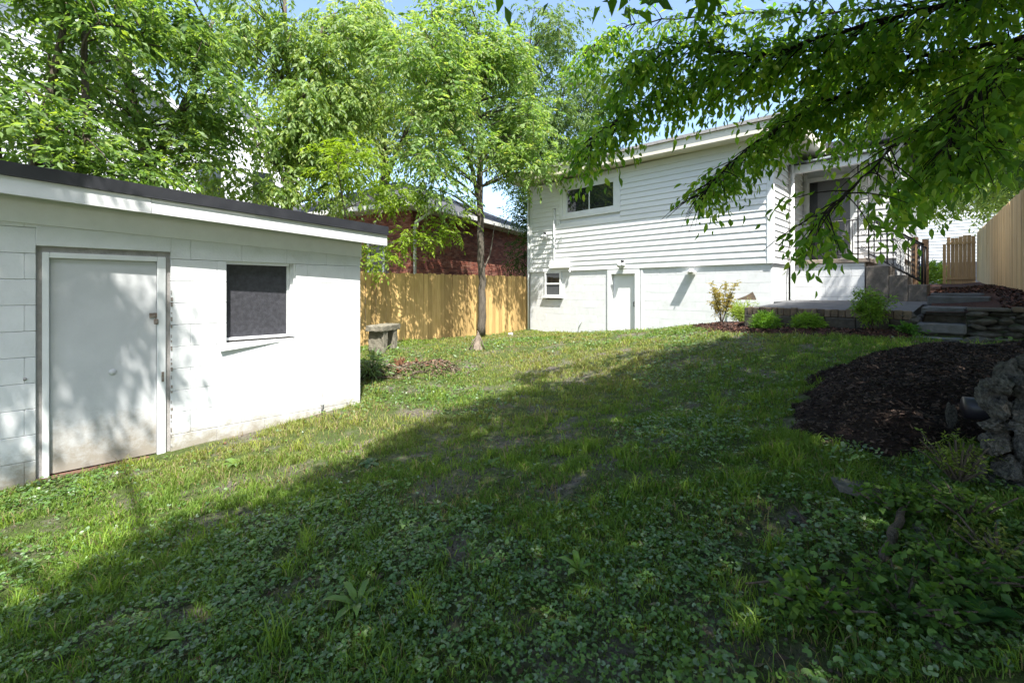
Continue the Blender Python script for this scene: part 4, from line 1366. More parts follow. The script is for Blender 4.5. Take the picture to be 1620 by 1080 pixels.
tree('tree', 'slender tree with pale forked trunk growing in front of the board fence',
     [([(8.72, 9.98, -1.3), (8.76, 9.98, .3), (8.70, 9.98, 1.2), (8.66, 9.98, 2.6), (8.6, 9.95, 5.0), (8.4, 9.9, 7.8)], [.125, .105, .10, .095, .07, .03]), ([(8.66, 9.98, 2.4), (8.35, 10.0, 3.6), (7.9, 10.1, 4.6), (7.4, 10.1, 6.6)], [.07, .06, .05, .025]),
      ([(8.75, 9.97, .55), (9.0, 9.9, 1.1), (9.12, 9.85, 2.0)], [.03, .022, .012])],
     [(7.6, 9.8, 6.6, 1.7, 1.3, 1.5, 26, 1300), (9.2, 9.6, 6.3, 1.4, 1.1, 1.4, 18, 800), (9.4, 9.2, 4.7, 1.2, 1.0, .9, 13, 600), (6.9, 9.3, 4.6, 1.2, 1.0, .8, 13, 560), (9.6, 9.1, 3.5, .9, .7, .5, 8, 300), (6.6, 9.2, 3.3, 1.0, .7, .5, 9, 340), (6.8, 9.3, 2.5, .9, .5, .3, 6, 100), (8.1, 9.1, 3.75, .8, .6, .4, 6, 200), (6.2, 9.6, 6.0, .9, .8, 1.0, 9, 380), (9.9, 9.7, 5.6, 1.0, .9, 1.2, 10, 420)], 'bark_pale', (.10, .185, .045), (.22, .315, .10), (.27, .30, .12), leaf=.14, ratio=.4, clump_r=.36, droop=.45, hang=.35)
tree('sapling', 'yellow-green sapling arching over the gap between shed and fence',
     [([(4.75, 9.75, -1.35), (4.7, 9.7, .2), (4.95, 9.65, 1.2), (5.4, 9.6, 2.0)], [.03, .026, .02, .01]), ([(4.9, 9.65, 1.0), (5.6, 9.5, 1.15), (6.5, 9.4, 1.2)], [.015, .012, .006]), ([(4.75, 9.7, .6), (4.3, 9.5, 2.0), (4.1, 9.3, 3.0)], [.02, .016, .008])],
     [(5.5, 9.4, 2.4, .9, .5, .4, 8, 260), (4.5, 9.3, 2.6, .7, .6, .8, 10, 340), (6.2, 9.4, 1.25, .9, .3, .3, 9, 190), (5.1, 9.5, .85, .5, .3, .3, 6, 130), (7.2, 9.4, 1.7, .6, .3, .25, 5, 90)], 'bark_pale', (.13, .215, .018), (.20, .28, .028), None, leaf=.10, clump_r=.22, SL=.26, limb_r=.014)
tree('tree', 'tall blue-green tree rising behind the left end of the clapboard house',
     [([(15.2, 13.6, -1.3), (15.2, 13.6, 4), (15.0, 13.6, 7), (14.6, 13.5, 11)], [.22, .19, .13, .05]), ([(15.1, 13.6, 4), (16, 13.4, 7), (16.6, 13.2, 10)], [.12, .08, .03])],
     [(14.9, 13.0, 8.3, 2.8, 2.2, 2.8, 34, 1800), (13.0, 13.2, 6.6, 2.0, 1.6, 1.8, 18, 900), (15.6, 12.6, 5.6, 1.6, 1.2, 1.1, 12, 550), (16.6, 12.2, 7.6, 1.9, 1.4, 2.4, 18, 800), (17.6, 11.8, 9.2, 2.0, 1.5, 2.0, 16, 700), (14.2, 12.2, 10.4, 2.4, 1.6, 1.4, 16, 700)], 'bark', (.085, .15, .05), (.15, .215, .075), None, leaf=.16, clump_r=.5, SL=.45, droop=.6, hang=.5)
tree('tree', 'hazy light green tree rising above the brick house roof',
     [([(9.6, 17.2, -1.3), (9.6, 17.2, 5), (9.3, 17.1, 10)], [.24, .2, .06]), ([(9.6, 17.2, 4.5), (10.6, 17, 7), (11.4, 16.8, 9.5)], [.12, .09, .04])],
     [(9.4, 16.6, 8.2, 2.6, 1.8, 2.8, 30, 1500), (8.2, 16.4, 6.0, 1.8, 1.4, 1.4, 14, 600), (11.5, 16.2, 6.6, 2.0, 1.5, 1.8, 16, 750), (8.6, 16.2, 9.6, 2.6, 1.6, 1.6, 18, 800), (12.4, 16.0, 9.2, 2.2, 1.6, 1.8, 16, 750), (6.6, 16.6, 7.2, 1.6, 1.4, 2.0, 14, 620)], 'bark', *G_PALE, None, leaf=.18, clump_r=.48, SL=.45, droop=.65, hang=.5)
tree('tree', 'dark dense evergreen tree squeezed between brick house and clapboard house',
     [([(12.7, 11.6, -1.3), (12.7, 11.6, 1.5), (12.6, 11.6, 4.6)], [.17, .15, .06])],
     [(12.5, 11.5, 3.3, 1.0, .8, 1.5, 26, 1500), (11.9, 11.3, 1.6, .45, .4, .9, 8, 360)], 'bark_dark', *G_DARK, (.12, .18, .04), leaf=.10, clump_r=.3)
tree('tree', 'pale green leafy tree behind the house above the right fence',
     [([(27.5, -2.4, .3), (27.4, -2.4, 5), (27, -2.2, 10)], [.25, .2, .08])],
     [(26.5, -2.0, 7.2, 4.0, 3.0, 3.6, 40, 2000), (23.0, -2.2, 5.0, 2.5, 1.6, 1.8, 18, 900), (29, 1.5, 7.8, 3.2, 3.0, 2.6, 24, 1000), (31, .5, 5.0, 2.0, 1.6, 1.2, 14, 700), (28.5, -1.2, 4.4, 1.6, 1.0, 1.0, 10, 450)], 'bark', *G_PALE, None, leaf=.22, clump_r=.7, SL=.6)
tree('tree', 'dark green tree leaning over the tall pale fence at right',
     [([(17.0, -2.6, .0), (17.0, -2.5, 3), (16.8, -2.2, 6)], [.18, .15, .06])],
     [(16.5, -1.6, 4.6, 2.4, 1.2, 1.7, 24, 1300), (14.0, -1.5, 4.6, 1.8, 1.0, 1.4, 14, 800), (18.5, -1.2, 3.6, 1.6, .9, 1.0, 10, 450)], 'bark_dark', *G_DARK, (.10, .16, .03), leaf=.14, clump_r=.45)

# ---- the big tree overhanging from the right
big_tree = thing('overhanging_tree', (4.2, -3.4, -1.0), 'large dark-leaved tree overhanging the yard from the right', 'tree')
tk = MB()
trunk_top = (3.6, -2.6, 3.2)
tk.tube([(4.2, -3.4, -1.2), (4.15, -3.35, .2), (3.9, -3.0, 1.8), trunk_top, (2.6, -2.2, 5.0), (1.2, -1.6, 6.6)], [.34, .28, .25, .22, .15, .06], 12)
tk.tube([trunk_top, (4.6, -2.0, 4.4), (6.0, -1.2, 5.6)], [.16, .12, .05], 8)
tk.tube([(4.0, -3.1, 1.4), (2.4, -3.2, 3.2), (.2, -3.0, 4.8), (-2.0, -2.0, 6.0)], [.18, .15, .1, .05], 8)
tk.tube([trunk_top, (5.6, -3.0, 4.4), (8.0, -3.0, 5.4)], [.16, .12, .05], 8)
tk.build('trunk', M['bark'], big_tree, origin=(4.2, -3.4, -1.0), smooth=True)

LIMBS = [  # (pixel x, pixel y, depth) way points of the low limbs in view
    [(1760, 20, 3.4), (1620, 60, 3.4), (1450, 92, 3.5), (1250, 78, 3.7), (1130, 112, 3.9), (1010, 165, 3.9), (935, 225, 3.8)],
    [(1740, 110, 3.1), (1600, 140, 3.1), (1480, 185, 3.1), (1410, 235, 3.0), (1350, 295, 2.9), (1300, 345, 2.85)],
    [(1500, 100, 3.6), (1390, 130, 3.8), (1290, 165, 3.9), (1180, 235, 3.9), (1105, 310, 3.8)],
    [(1780, -60, 4.4), (1560, -10, 4.6), (1350, 20, 4.9), (1150, 20, 5.1), (985, 40, 5.0), (930, 80, 4.9)],
    [(1800, 140, 3.8), (1650, 190, 3.9), (1560, 235, 4.0), (1490, 275, 4.0), (1450, 305, 3.9)],
    [(1700, 60, 2.6), (1590, 100, 2.7), (1530, 160, 2.7), (1495, 240, 2.7)],
    [(1720, -60, 3.6), (1500, 20, 3.8), (1400, 60, 4.0), (1300, 130, 4.2), (1230, 195, 4.3)],
    [(1780, 150, 4.6), (1600, 150, 4.8), (1450, 150, 5.0), (1350, 205, 5.1)],
    [(1680, -40, 3.0), (1500, 5, 3.1), (1330, 50, 3.3), (1190, 90, 3.4), (1080, 70, 3.5), (1000, 110, 3.5)],
]
LD = [5, 2, 4, 4, 2, 3, 4, 4, 4]
near_P, near_D, near_B = [], [], []
branch_objs = []
for bi, wp in enumerate(LIMBS):
    pts = np.array([at(*w_) for w_ in wp])
    q = []
    for i in range(len(pts) - 1):
        for s in np.linspace(0, 1, 8, endpoint=False):
            q.append(pts[i] * (1 - s) + pts[i + 1] * s)
    q.append(pts[-1]); q = np.array(q)
    for _ in range(3): q[1:-1] = (q[:-2] + q[1:-1] * 2 + q[2:]) / 4
    q[1:-1] += rng.normal(size=(len(q) - 2, 3)) * .008
    m = MB()
    start = Vector(trunk_top) if bi != 3 else Vector((6.0, -1.2, 5.6))
    if bi != 2:
        m.tube(bez(start, (Vector(q[0]) + start) / 2 + Vector((0, 0, .4)), q[0], 8), np.linspace(.06, .024, 8), 7, cap=False)
    m.tube(q, np.linspace(.013 if bi == 1 else .02, .003, len(q)), 6)
    nq = len(q)
    for i in range(2, nq):
        t = i / nq
        for rep in range(LD[bi]):
            along = unit(q[min(i + 1, nq - 1)] - q[max(i - 1, 0)])
            side = unit(np.cross(along, UP)) * rng.choice([-1, 1])
            d = unit(along * rng.uniform(.3, 1.0) + side * rng.uniform(.2, 1.0) + UP * rng.uniform(-.45, .35))
            Lt = rng.uniform(.22, .62) * (1 - .35 * t)
            if bi == 1 and i > 18 and rng.random() < .35: continue
            tw = np.array([q[i] + d * Lt * s - UP * .28 * Lt * s * s for s in np.linspace(0, 1, 6)])
            m.tube(tw, np.linspace(.0055, .0018, 6), 4, cap=False)
            for s in (2, 3, 4, 5):
                for r2 in range(1):
                    d2 = unit(unit(tw[s] - tw[s - 1]) * .7 + rng.normal(size=3) * .55 - UP * .2)
                    near_P.append(tw[s]); near_D.append(d2); near_B.append(bi)
    b = m.build('branch', M['bark_dark'], big_tree, origin=tuple(q[0]), smooth=True)
    branch_objs.append(b)
near_P = np.array(near_P); near_D = np.array(near_D); near_B = np.array(near_B)
# outline of the hanging foliage: thin out what would droop below the tips of the boughs
_d = (near_P[:, 0] + near_P[:, 1]) / 2 ** .5
_u = 810 + FPX * (near_P[:, 0] - near_P[:, 1]) / 2 ** .5 / _d; _v = 460 - FPX * near_P[:, 2] / _d
_ok = _v < np.interp(_u, [880, 960, 1000, 1060, 1130, 1200, 1260, 1400, 1460, 1500, 1560, 1640], [258, 260, 222, 280, 328, 310, 402, 390, 340, 282, 258, 230])
near_P, near_D, near_B = near_P[_ok], near_D[_ok], near_B[_ok]
nl = 4
sl = .17 * rng.uniform(.7, 1.4, len(near_P))
lp, la, ln = spray_leaves(near_P, near_D, nl, sl, .4, .5, .85)
lb = np.tile(near_B, nl)
cc = leaf_cols(len(near_P), nl, (.065, .155, .024), (.16, .26, .042), (.23, .31, .06), .14)
Ls = .072 * rng.uniform(.65, 1.3, len(lp))
# the 300 leaves that show largest become single parts
dd = (lp[:, 0] + lp[:, 1]) / 2 ** .5
rr_ = (lp[:, 0] - lp[:, 1]) / 2 ** .5
sx = 810 + FPX * rr_ / dd; sy = 460 - FPX * lp[:, 2] / dd
inview = (sx > 0) & (sx < 1620) & (sy > 0) & (sy < 1080)
score = np.where(inview, Ls / dd, 0)
top = np.argsort(-score)[:290]
rest = np.ones(len(lp), bool); rest[top] = False
lm = []
for k in range(6):
    cq = [(.07, .15, .023), (.095, .185, .029), (.12, .215, .034), (.08, .165, .025), (.062, .14, .021), (.14, .235, .038)][k]
    V, F, C4 = leaves(np.zeros((1, 3)), np.array([[1.0, 0, 0]]), np.array([[0, 0, 1.0]]), [1.0], [.37 + .02 * k], np.array([cq]), True, .10 + .03 * k)
    lm.append(np_mesh('leaf', V, F, M['leaf_near'], C4, smooth=True))
for k, i in enumerate(top):
    A = unit(la[i]); B = unit(np.cross(A, ln[i])); Nn = np.cross(B, A)
    mw = Matrix(((A[0], -B[0], Nn[0]), (A[1], -B[1], Nn[1]), (A[2], -B[2], Nn[2])))
    o = place('leaf', lm[k % 6], branch_objs[lb[i]], tuple(lp[i]), mw.to_euler())
    o.scale = (Ls[i],) * 3
V, F, C4 = leaves(lp[rest], la[rest], ln[rest], Ls[rest], Ls[rest] * rng.uniform(.36, .48, rest.sum()), cc[rest], True)
o = place('foliage', np_mesh('foliage', V - np.array((4.2, -3.4, -1.0)), F, M['leaf_near'], C4, smooth=True), big_tree, (4.2, -3.4, -1.0))
props(o, kind='stuff')

# high crown of the same tree: shades the foreground
SH = np.array([.309, .531])       # ground shift of a shadow per metre of height


def shade_ok(x, y, z):
    """does the shadow of this point fall on the shaded side of the yard?"""
    gz = -1.2
    sx_ = x + SH[0] * (z - gz); sy_ = y + SH[1] * (z - gz)
    lim = np.interp(sx_, [-3, -.2, .3, 2.06, 3.5, 4.8, 6.1, 8.0, 8.6, 10, 14], [3.3, 3.3, 3.4, 3.85, 4.4, 4.5, 3.7, 3.0, 2.6, 2.75, 2.75])
    lim = lim + .35 * (vnoise(sx_, sy_, 1.3, 4) - .5)
    main = (sy_ < lim) & (sx_ > -5) & (sx_ < 12.5)
    # a separate bough dapples the shed door
    zs = (5.8 - y) / SH[1]
    bough = (sx_ > -3) & (sx_ < .55) & (sy_ > 4.1)
    return main, bough


n = 19000
x = rng.uniform(-7, 11.5, n * 6); y = rng.uniform(-7, 3.0, n * 6); z = rng.uniform(2.0, 7.0, n * 6)
cl = vnoise(x + z * .7, y - z * .4, 1.3, 8)
main, bough = shade_ok(x, y, z)
ex = ((x - 2.2) / 10.0) ** 2 + ((y + 2.5) / 5.5) ** 2 + ((z - 4.0) / 3.2) ** 2
d_ = (x + y) / 2 ** .5; r_ = (x - y) / 2 ** .5
px_ = 810 + FPX * r_ / np.maximum(d_, .01); py_ = 460 - FPX * z / np.maximum(d_, .01)
seen = (d_ > .3) & (px_ > -60) & (px_ < 1700) & (py_ > -40)
okseen = (px_ > np.interp(py_, [-40, 60, 130, 250], [930, 960, 1080, 1330])) & (py_ < np.interp(px_, [900, 1100, 1250, 1400, 1620], [20, 90, 150, 210, 240]))
keep = main & (ex < 1) & (~seen | okseen) & (cl > .06) & (~seen | (rng.random(len(x)) < .15))
lx = x + SH[0] * (z - 1.3); ly = y + SH[1] * (z - 1.3)       # where its shadow crosses the low limbs
ld_ = (lx + ly) / 2 ** .5; lpx = 810 + FPX * (lx - ly) / 2 ** .5 / np.maximum(ld_, .01)
over = (ld_ > 2.5) & (ld_ < 5.4) & (lpx > 880) & (lpx < 1650)
keep &= ~over | (rng.random(len(x)) < .85)
idx = np.where(keep)[0][:n]
P = np.stack([x[idx], y[idx], z[idx]], -1)
nb_ = 620
xb = rng.uniform(-4.2, .2, nb_ * 60); yb = rng.uniform(1.6, 3.4, nb_ * 60); zb_ = rng.uniform(3.2, 7.6, nb_ * 60)
hit_x = xb + (5.8 - yb) / SH[1] * SH[0]; hit_z = zb_ - (5.8 - yb) / SH[1]
kb = (hit_z > -1.55) & (hit_z < 1.15) & (hit_x > -2.2) & (hit_x < .62 - .12 * hit_z + .35 * (vnoise(hit_z, hit_x, 1.7, 3) - .5)) & (vnoise(hit_x, hit_z * .6, 4.2, 6) > .46)
ib = np.where(kb)[0][:nb_]
Pb = np.stack([xb[ib], yb[ib], zb_[ib]], -1)
ne = 3600
xe = rng.uniform(6.5, 12.5, ne * 8); ye = rng.uniform(-4.5, .2, ne * 8); ze = rng.uniform(3.6, 7.0, ne * 8)
ge, he = xe + SH[0] * (ze + .3), ye + SH[1] * (ze + .3)
ke = (ge > 8.3) & (ge < 13.6) & (he < 2.7) & (he > -1.0) & (ye < -.12 * xe) & (vnoise(xe + ze, ye, 1.6, 12) > .2)
ie = np.where(ke)[0][:ne]
P = np.concatenate([P, Pb, np.stack([xe[ie], ye[ie], ze[ie]], -1)])
D = unit(rng.normal(size=(len(P), 3)) * np.array([1, 1, .4]))
nl = 8
lp, la, ln = spray_leaves(P, D, nl, .38 * rng.uniform(.7, 1.3, len(P)), .5, .5, .6)
cc = leaf_cols(len(P), nl, (.035, .085, .014), (.075, .145, .022), (.12, .19, .03), .05)
Ls = .125 * rng.uniform(.7, 1.3, len(lp))
V, F, C4 = leaves(lp, la, ln, Ls, Ls * .5, cc)
o = place('crown', np_mesh('crown', V - np.array((4.2, -3.4, -1.0)), F, M['leaf_near'], C4), big_tree, (4.2, -3.4, -1.0))
props(o, kind='stuff')
m = MB()
skel = np.array([(4.15, -3.35, .8), trunk_top, (2.6, -2.2, 5.0), (1.2, -1.6, 6.6), (4.6, -2.0, 4.4), (6.0, -1.2, 5.6), (2.4, -3.2, 3.2), (.2, -3.0, 4.8), (-2.0, -2.0, 6.0), (5.6, -3.0, 4.4), (8.0, -3.0, 5.4)])
for k in range(70):
    e = P[rng.integers(0, len(P))]
    dd_ = (e[0] + e[1]) / 2 ** .5
    a = skel[np.argmin(np.linalg.norm(skel - e, axis=1))]
    m.tube(bez(a, (a + e) / 2 + np.array([0, 0, .3]), e, 7), np.linspace(.04, .008, 7), 5, cap=False)
m.build('upper_limbs', M['bark'], big_tree, origin=(4.2, -3.4, -1.0), smooth=True)

# ------------------------------------------------------------------ shrubs
def shrub(name, label, loc, r, n, leaf, c1, c2, kind='round', ratio=.35, stems=7):
    z0 = loc[2]
    t = thing(name, loc, label, 'shrub')
    m = MB()
    PS, DS = [], []
    if kind == 'round':
        d = unit(rng.normal(size=(n, 3))); d[:, 2] = np.abs(d[:, 2]) * .95 - .15
        rr = rng.random((n, 1)) ** .35
        P = np.array(loc) + d * rr * np.array(r) + np.array([0, 0, .18 * r[2]])
        D = unit(d + rng.normal(size=(n, 3)) * .4 + UP * .35)
        PS.append(P); DS.append(D)
        for k in range(stems):
            e = P[rng.integers(0, n)]
            m.tube(bez(loc, (np.array(loc) + e) / 2 + np.array([0, 0, .05]), e, 5), np.linspace(.01, .004, 5), 5)
    else:
        for k in range(stems):
            a = rng.uniform(0, 2 * math.pi); sp_ = rng.uniform(.15, 1.0)
            tip = np.array(loc) + np.array([math.cos(a) * r[0] * sp_, math.sin(a) * r[1] * sp_, r[2] * rng.uniform(.55, 1.0)])
            c = bez(loc, (np.array(loc) * .4 + tip * .6) + np.array([0, 0, .1 * r[2]]), tip, 9)
            m.tube(c, np.linspace(.008, .003, 9), 5)
            for s in range(3, 9):
                for q in range(max(1, n // (stems * 6))):
                    PS.append((c[s] + rng.normal(size=3) * .012)[None]); DS.append(unit(rng.normal(size=3) + np.array([0, 0, .3]))[None])
    m.build('stems', M['bark'], t, origin=loc, smooth=True)
    P = np.concatenate(PS); D = np.concatenate(DS)
    nl_ = 4
    lp, la, ln = spray_leaves(P, D, nl_, leaf * 1.6 * rng.uniform(.7, 1.3, len(P)), .25, .05, .7)
    cc = leaf_cols(len(P), nl_, c1, c2)
    Ls = leaf * rng.uniform(.7, 1.3, len(lp))
    V, F, C4 = leaves(lp, la, ln, Ls, Ls * ratio, cc)
    place('foliage', np_mesh('foliage', V - np.array(loc), F, M['leaf'], C4), t, loc)
    return t


shrub('shrub', 'small round bright green shrub at the left end of the brick edging', (8.40, 2.36, -.64), (.17, .2, .27), 600, .045, (.085, .19, .022), (.15, .27, .035))
shrub('shrub', 'small low green shrub in front of the middle of the brick edging', (8.42, 1.76, -.60), (.16, .2, .22), 480, .045, (.09, .19, .022), (.16, .27, .035))
shrub('shrub', 'largest bushy green shrub beside the foot of the stone steps', (8.38, .92, -.58), (.28, .26, .58), 900, .055, (.08, .175, .022), (.17, .27, .04), 'stems', .32, 26)
shrub('shrub', 'small leafy green clump at the left side of the lowest stone step', (8.34, .56, -.62), (.14, .12, .15), 180, .05, (.05, .14, .02), (.09, .2, .03), 'stems', .5, 9)
shrub('shrub', 'sparse yellow-leaved upright shrub in front of the painted foundation', (9.62, 3.52, -.70), (.30, .32, .86), 420, .05, (.19, .18, .05), (.34, .27, .10), 'stems', .5, 9)
shrub('shrub', 'grassy light green tuft tight against the foundation and brick edging', (10.3, 3.35, -.70), (.32, .3, .42), 420, .09, (.16, .24, .04), (.24, .31, .07), 'stems', .16, 22)
shrub('shrub', 'pale green leafy weed beside the corner of the shed', (3.66, 6.95, -1.5), (.28, .26, .46), 110, .13, (.12, .20, .09), (.22, .30, .16), 'stems', .26, 12)
shrub('shrub', 'clipped green bush beside the gate beyond the side path', (27.0, .95, .25), (.7, .5, 1.0), 700, .11, (.12, .2, .03), (.2, .28, .06), 'round', .5)

shrub('weed_clump', 'straggly pale weeds growing at the foot of the rubble wall', (3.42, .02, tzf(3.42, .02)), (.24, .2, .26), 300, .024, (.10, .16, .03), (.20, .25, .06), 'stems', .4, 26)
shrub('weed_clump', 'dark leafy weeds between the fallen branch and the rubble wall', (3.0, -.02, tzf(3.0, -.02)), (.24, .2, .18), 220, .03, (.06, .13, .025), (.12, .19, .04), 'stems', .5, 20)
shrub('weed_clump', 'tangled yellowish weeds at the right edge below the rubble wall', (2.72, -.10, tzf(2.72, -.10)), (.22, .18, .16), 200, .024, (.11, .15, .03), (.19, .22, .06), 'stems', .35, 20)

for (wx, wy, lab, rr2, cA, cB) in ((2.5, .02, 'ivy-like round-leaved weeds climbing the bank below the rubble wall', .24, (.05, .12, .025), (.11, .19, .04)), (2.2, .16, 'dark low ivy patch in the bottom right corner', .22, (.04, .10, .02), (.09, .165, .035)),
                                   (2.05, .40, 'bright leafy weed patch right of the bottom centre', .2, (.06, .14, .025), (.13, .21, .04)), (2.95, .22, 'leafy weeds around the upper end of the fallen branch', .2, (.06, .13, .025), (.12, .20, .04))):
    shrub('weed_patch', lab, (wx, wy, tzf(wx, wy)), (rr2, rr2, .13), 240, .034, cA, cB, 'stems', .75, 22)

# ------------------------------------------------------------------ bench, stumps, debris
bn = thing('stone_bench', (5.13, 9.2, -1.4), 'weathered concrete bench with thick slab seat near the fence', 'bench')
gz = tzf(5.1, 9.2)
sb_ = place('seat', slab_mesh((0, 0, 0), (.84, .40, .13), M['bench'], 4, .008), bn, (5.1, 9.15, gz + .52), (0, 0, math.radians(32)))
for s, k in ((-.23, 1), (.23, 2)):
    a = math.radians(32)
    place('leg', slab_mesh((0, 0, 0), (.2, .36, .56), M['bench'], 8 + k, .008), bn, (5.1 + s * math.cos(a), 9.15 + s * math.sin(a), gz + .2), (0, 0, a))


def ragged_log(name, pts, rad, mat, seed, parent=None, jag=.25, sides=14):
    r = random.Random(seed)
    v, f = tube_geo(pts, rad, sides)
    n = len(pts)
    for i in range(n):
        c = Vector(pts[i])
        for k in range(sides):
            p = Vector(v[i * sides + k])
            v[i * sides + k] = tuple(c + (p - c) * (1 + r.uniform(-jag, jag)) + Vector((0, 0, r.uniform(-.02, .02) if 0 < i < n - 1 else r.uniform(-.07, .07))))
    m = MB(); m.add(v, f)
    return m.build(name, mat, parent, smooth=False)


st = thing('rotten_log', (4.2, 7.15, -1.5), 'crumbling reddish rotten log end near the shed corner', 'log')
g0 = tzf(4.2, 7.1)
random.seed(15)
for k in range(26):
    a = random.uniform(0, 6.28); r0 = random.uniform(.0, .13)
    bx, by = 4.25 + r0 * math.cos(a), 7.08 + r0 * math.sin(a)
    hh_ = random.uniform(.08, .34) * (1 - r0 * 2.5)
    tube('splinter', [(bx, by, g0 - .06), (bx + random.uniform(-.03, .03), by + random.uniform(-.03, .03), g0 + hh_ * .6), (bx + random.uniform(-.07, .07), by + random.uniform(-.07, .07), g0 + hh_)], [random.uniform(.03, .055), random.uniform(.022, .04), .006], M['rotten'], st, 5, False)
ragged_log('log', [(4.12, 7.25, g0 + .10), (3.9, 7.35, g0 + .12), (3.6, 7.5, g0 + .13), (3.1, 7.7, g0 + .1)], [.12, .13, .14, .13], M['bark_pale'], 5, st, .1)
random.seed(5)
for k in range(16):
    q = (4.3 + random.uniform(-.25, .25), 7.0 + random.uniform(-.25, .25), 0)
    q = (q[0], q[1], tzf(q[0], q[1]) + random.uniform(.02, .2) * (1 if k < 8 else .2))
    o = box('splinter', (q[0] - .012, q[1] - .02, q[2]), (q[0] + .012, q[1] + .02, q[2] + random.choice((.08, .12))), M['rotten'], st, .004, (random.uniform(-.8, .8), random.uniform(-.8, .8), random.uniform(0, 3)))
ss2 = thing('small_stump', (6.5, 7.6, -1.35), 'small grey splintered stump alone on the sunny lawn', 'stump')
g0 = tzf(6.48, 7.57)
ragged_log('stump', [(6.48, 7.57, g0 - .05), (6.48, 7.57, g0 + .1), (6.50, 7.56, g0 + .22), (6.52, 7.55, g0 + .33)], [.14, .10, .06, .02], M['dry_wood'], 9, ss2, .35, 10)
tube('splinter', [(6.62, 7.48, g0), (6.57, 7.55, g0 + .25), (6.52, 7.60, g0 + .42)], [.018, .014, .006], M['dry_wood'], ss2, 6)
tube('splinter', [(6.35, 7.68, g0), (6.42, 7.62, g0 + .2), (6.47, 7.58, g0 + .28)], [.016, .012, .006], M['dry_wood'], ss2, 6)
# brush pile: countless twigs by the log
m = MB()
random.seed(8)
for k in range(80):
    cx, cy = 4.6 + random.gauss(0, .32), 6.8 + random.gauss(0, .26)
    a = random.uniform(0, 6.28); l = random.uniform(.04, .26)
    z0 = tzf(cx, cy) + random.uniform(.005, .07)
    m.tube([(cx - math.cos(a) * l, cy - math.sin(a) * l, z0), (cx, cy, z0 + random.uniform(0, .05)), (cx + math.cos(a) * l, cy + math.sin(a) * l, z0 + random.uniform(-.01, .03))], [.007, .009, .004], 4, random.choice(((.8, .6, .45), (1, .8, .6), (.9, .45, .3))))
bp_ = m.build('brush_pile', M['chips'], None, colors=False)
bp_.data.materials.clear(); bp_.data.materials.append(M['stick'])
props(bp_, 'low heap of dead twigs and bark right of the rotten log', 'brush', kind='stuff')
mulch_bed('debris_heap', [(3.45, 7.6), (4.3, 7.5), (5.1, 6.85), (5.25, 6.4), (4.75, 6.2), (4.2, 6.6), (3.6, 6.85)], M['ground'], 'low wide heap of brown soil, bark and wood bits near the shed corner', .17,
          [(.14, .095, .065), (.20, .15, .10), (.09, .06, .045), (.19, .095, .06), (.18, .15, .115)], 2600, .3, .045)
# white scrap near the fence
ws = rock('white_scrap', [rock_mesh('white_scrap', 71, M['white_plastic'])], 0, None, (9.55, 9.6, tzf(9.55, 9.6) + .04), (.14, .12, .1)); props(ws, 'small white lump lying on the grass near the fence', 'litter')
# things in the right foreground
pp_ = thing('drain_pipe', (4.2, -.15, -.9), 'dark glossy plastic pipe end lying behind the rubble wall', 'pipe')
tube('pipe', [(4.14, .0, -.755), (4.17, -.1, -.755), (4.3, -.6, -.75)], [.07, .07, .07], M['pipe'], pp_, 24)
fs_ = rock('fence_stub', RUBBLE, 3, None, (4.02, .06, -.80), (.05, .05, .13), .3); fs_.name = 'standing_stone'; props(fs_, 'thin upright stone beside the dark pipe', 'stone')
m = MB()
fo = [(-.17, -.05), (-.05, -.13), (.15, -.10), (.18, .03), (.04, .12), (-.12, .08)]
m.add([(a * .9, b * .9, -.02) for a, b in fo] + [(a, b, .02) for a, b in fo], [(5, 4, 3, 2, 1, 0), (6, 7, 8, 9, 10, 11)] + [(i, (i + 1) % 6, 6 + (i + 1) % 6, 6 + i) for i in range(6)])
fl = m.build('flat_stone', M['rubble'], None, origin=(0, 0, 0)); fl.location = (3.16, .37, tzf(3.16, .37) + E + .02); fl.rotation_euler = (.05, -.08, 2.2); props(fl, 'flat dark slab lying in the weeds below the mulch heap', 'stone')
br_ = tube('fallen_branch', [(2.50 + .045 * i, .245 - .004 * i + .006 * math.sin(i * 1.7), tzf(2.5 + .045 * i, .24) + .02 + .006 * i) for i in range(11)], [.017, .02, .021, .018, .022, .02, .017, .019, .016, .013, .006], M['bark'], None, 9)
props(br_, 'short thick fallen branch propped up in the weeds at right', 'branch')
for k, (x, y, l, a, lab) in enumerate(((2.18, .46, .26, -.72, 'long thin stick lying among the clover at lower right'), (2.62, .10, .14, .3, 'thin pale twig crossing the fallen branch'), (2.75, .62, .13, .5, 'short pale stick near the bare soil in the middle right'))):
    z0 = tzf(x, y) + .03
    o = tube('stick', [(x - l * math.cos(a), y - l * math.sin(a), z0), (x, y, z0 + .012), (x + l * math.cos(a), y + l * math.sin(a), z0 + .004)], [.004, .005, .003], M['stick'], None, 6)
    props(o, lab, 'stick')
for k, (x, y, s, lab) in enumerate(((2.72, .62, .07, 'small brown stone on bare soil at the middle right'), (2.02, .42, .06, 'round grey stone at the bottom edge, right of centre'), (2.22, .10, .055, 'pale stone among the weeds near the bottom right corner'), (2.10, .06, .05, 'angular brown stone next to the pale one at bottom right'),
                                    (2.85, .14, .07, 'grey stone tucked under the fallen branch'), (7.7, .10, .1, 'rough stone lying on the soil before the stone steps'), (7.55, -.12, .09, 'smaller stone right of the one before the steps'))):
    o = rock('stone', RUBBLE, k, None, (x, y, tzf(x, y) + s * .25), (s * 1.2, s, s * .7), k * .9); props(o, lab, 'stone')

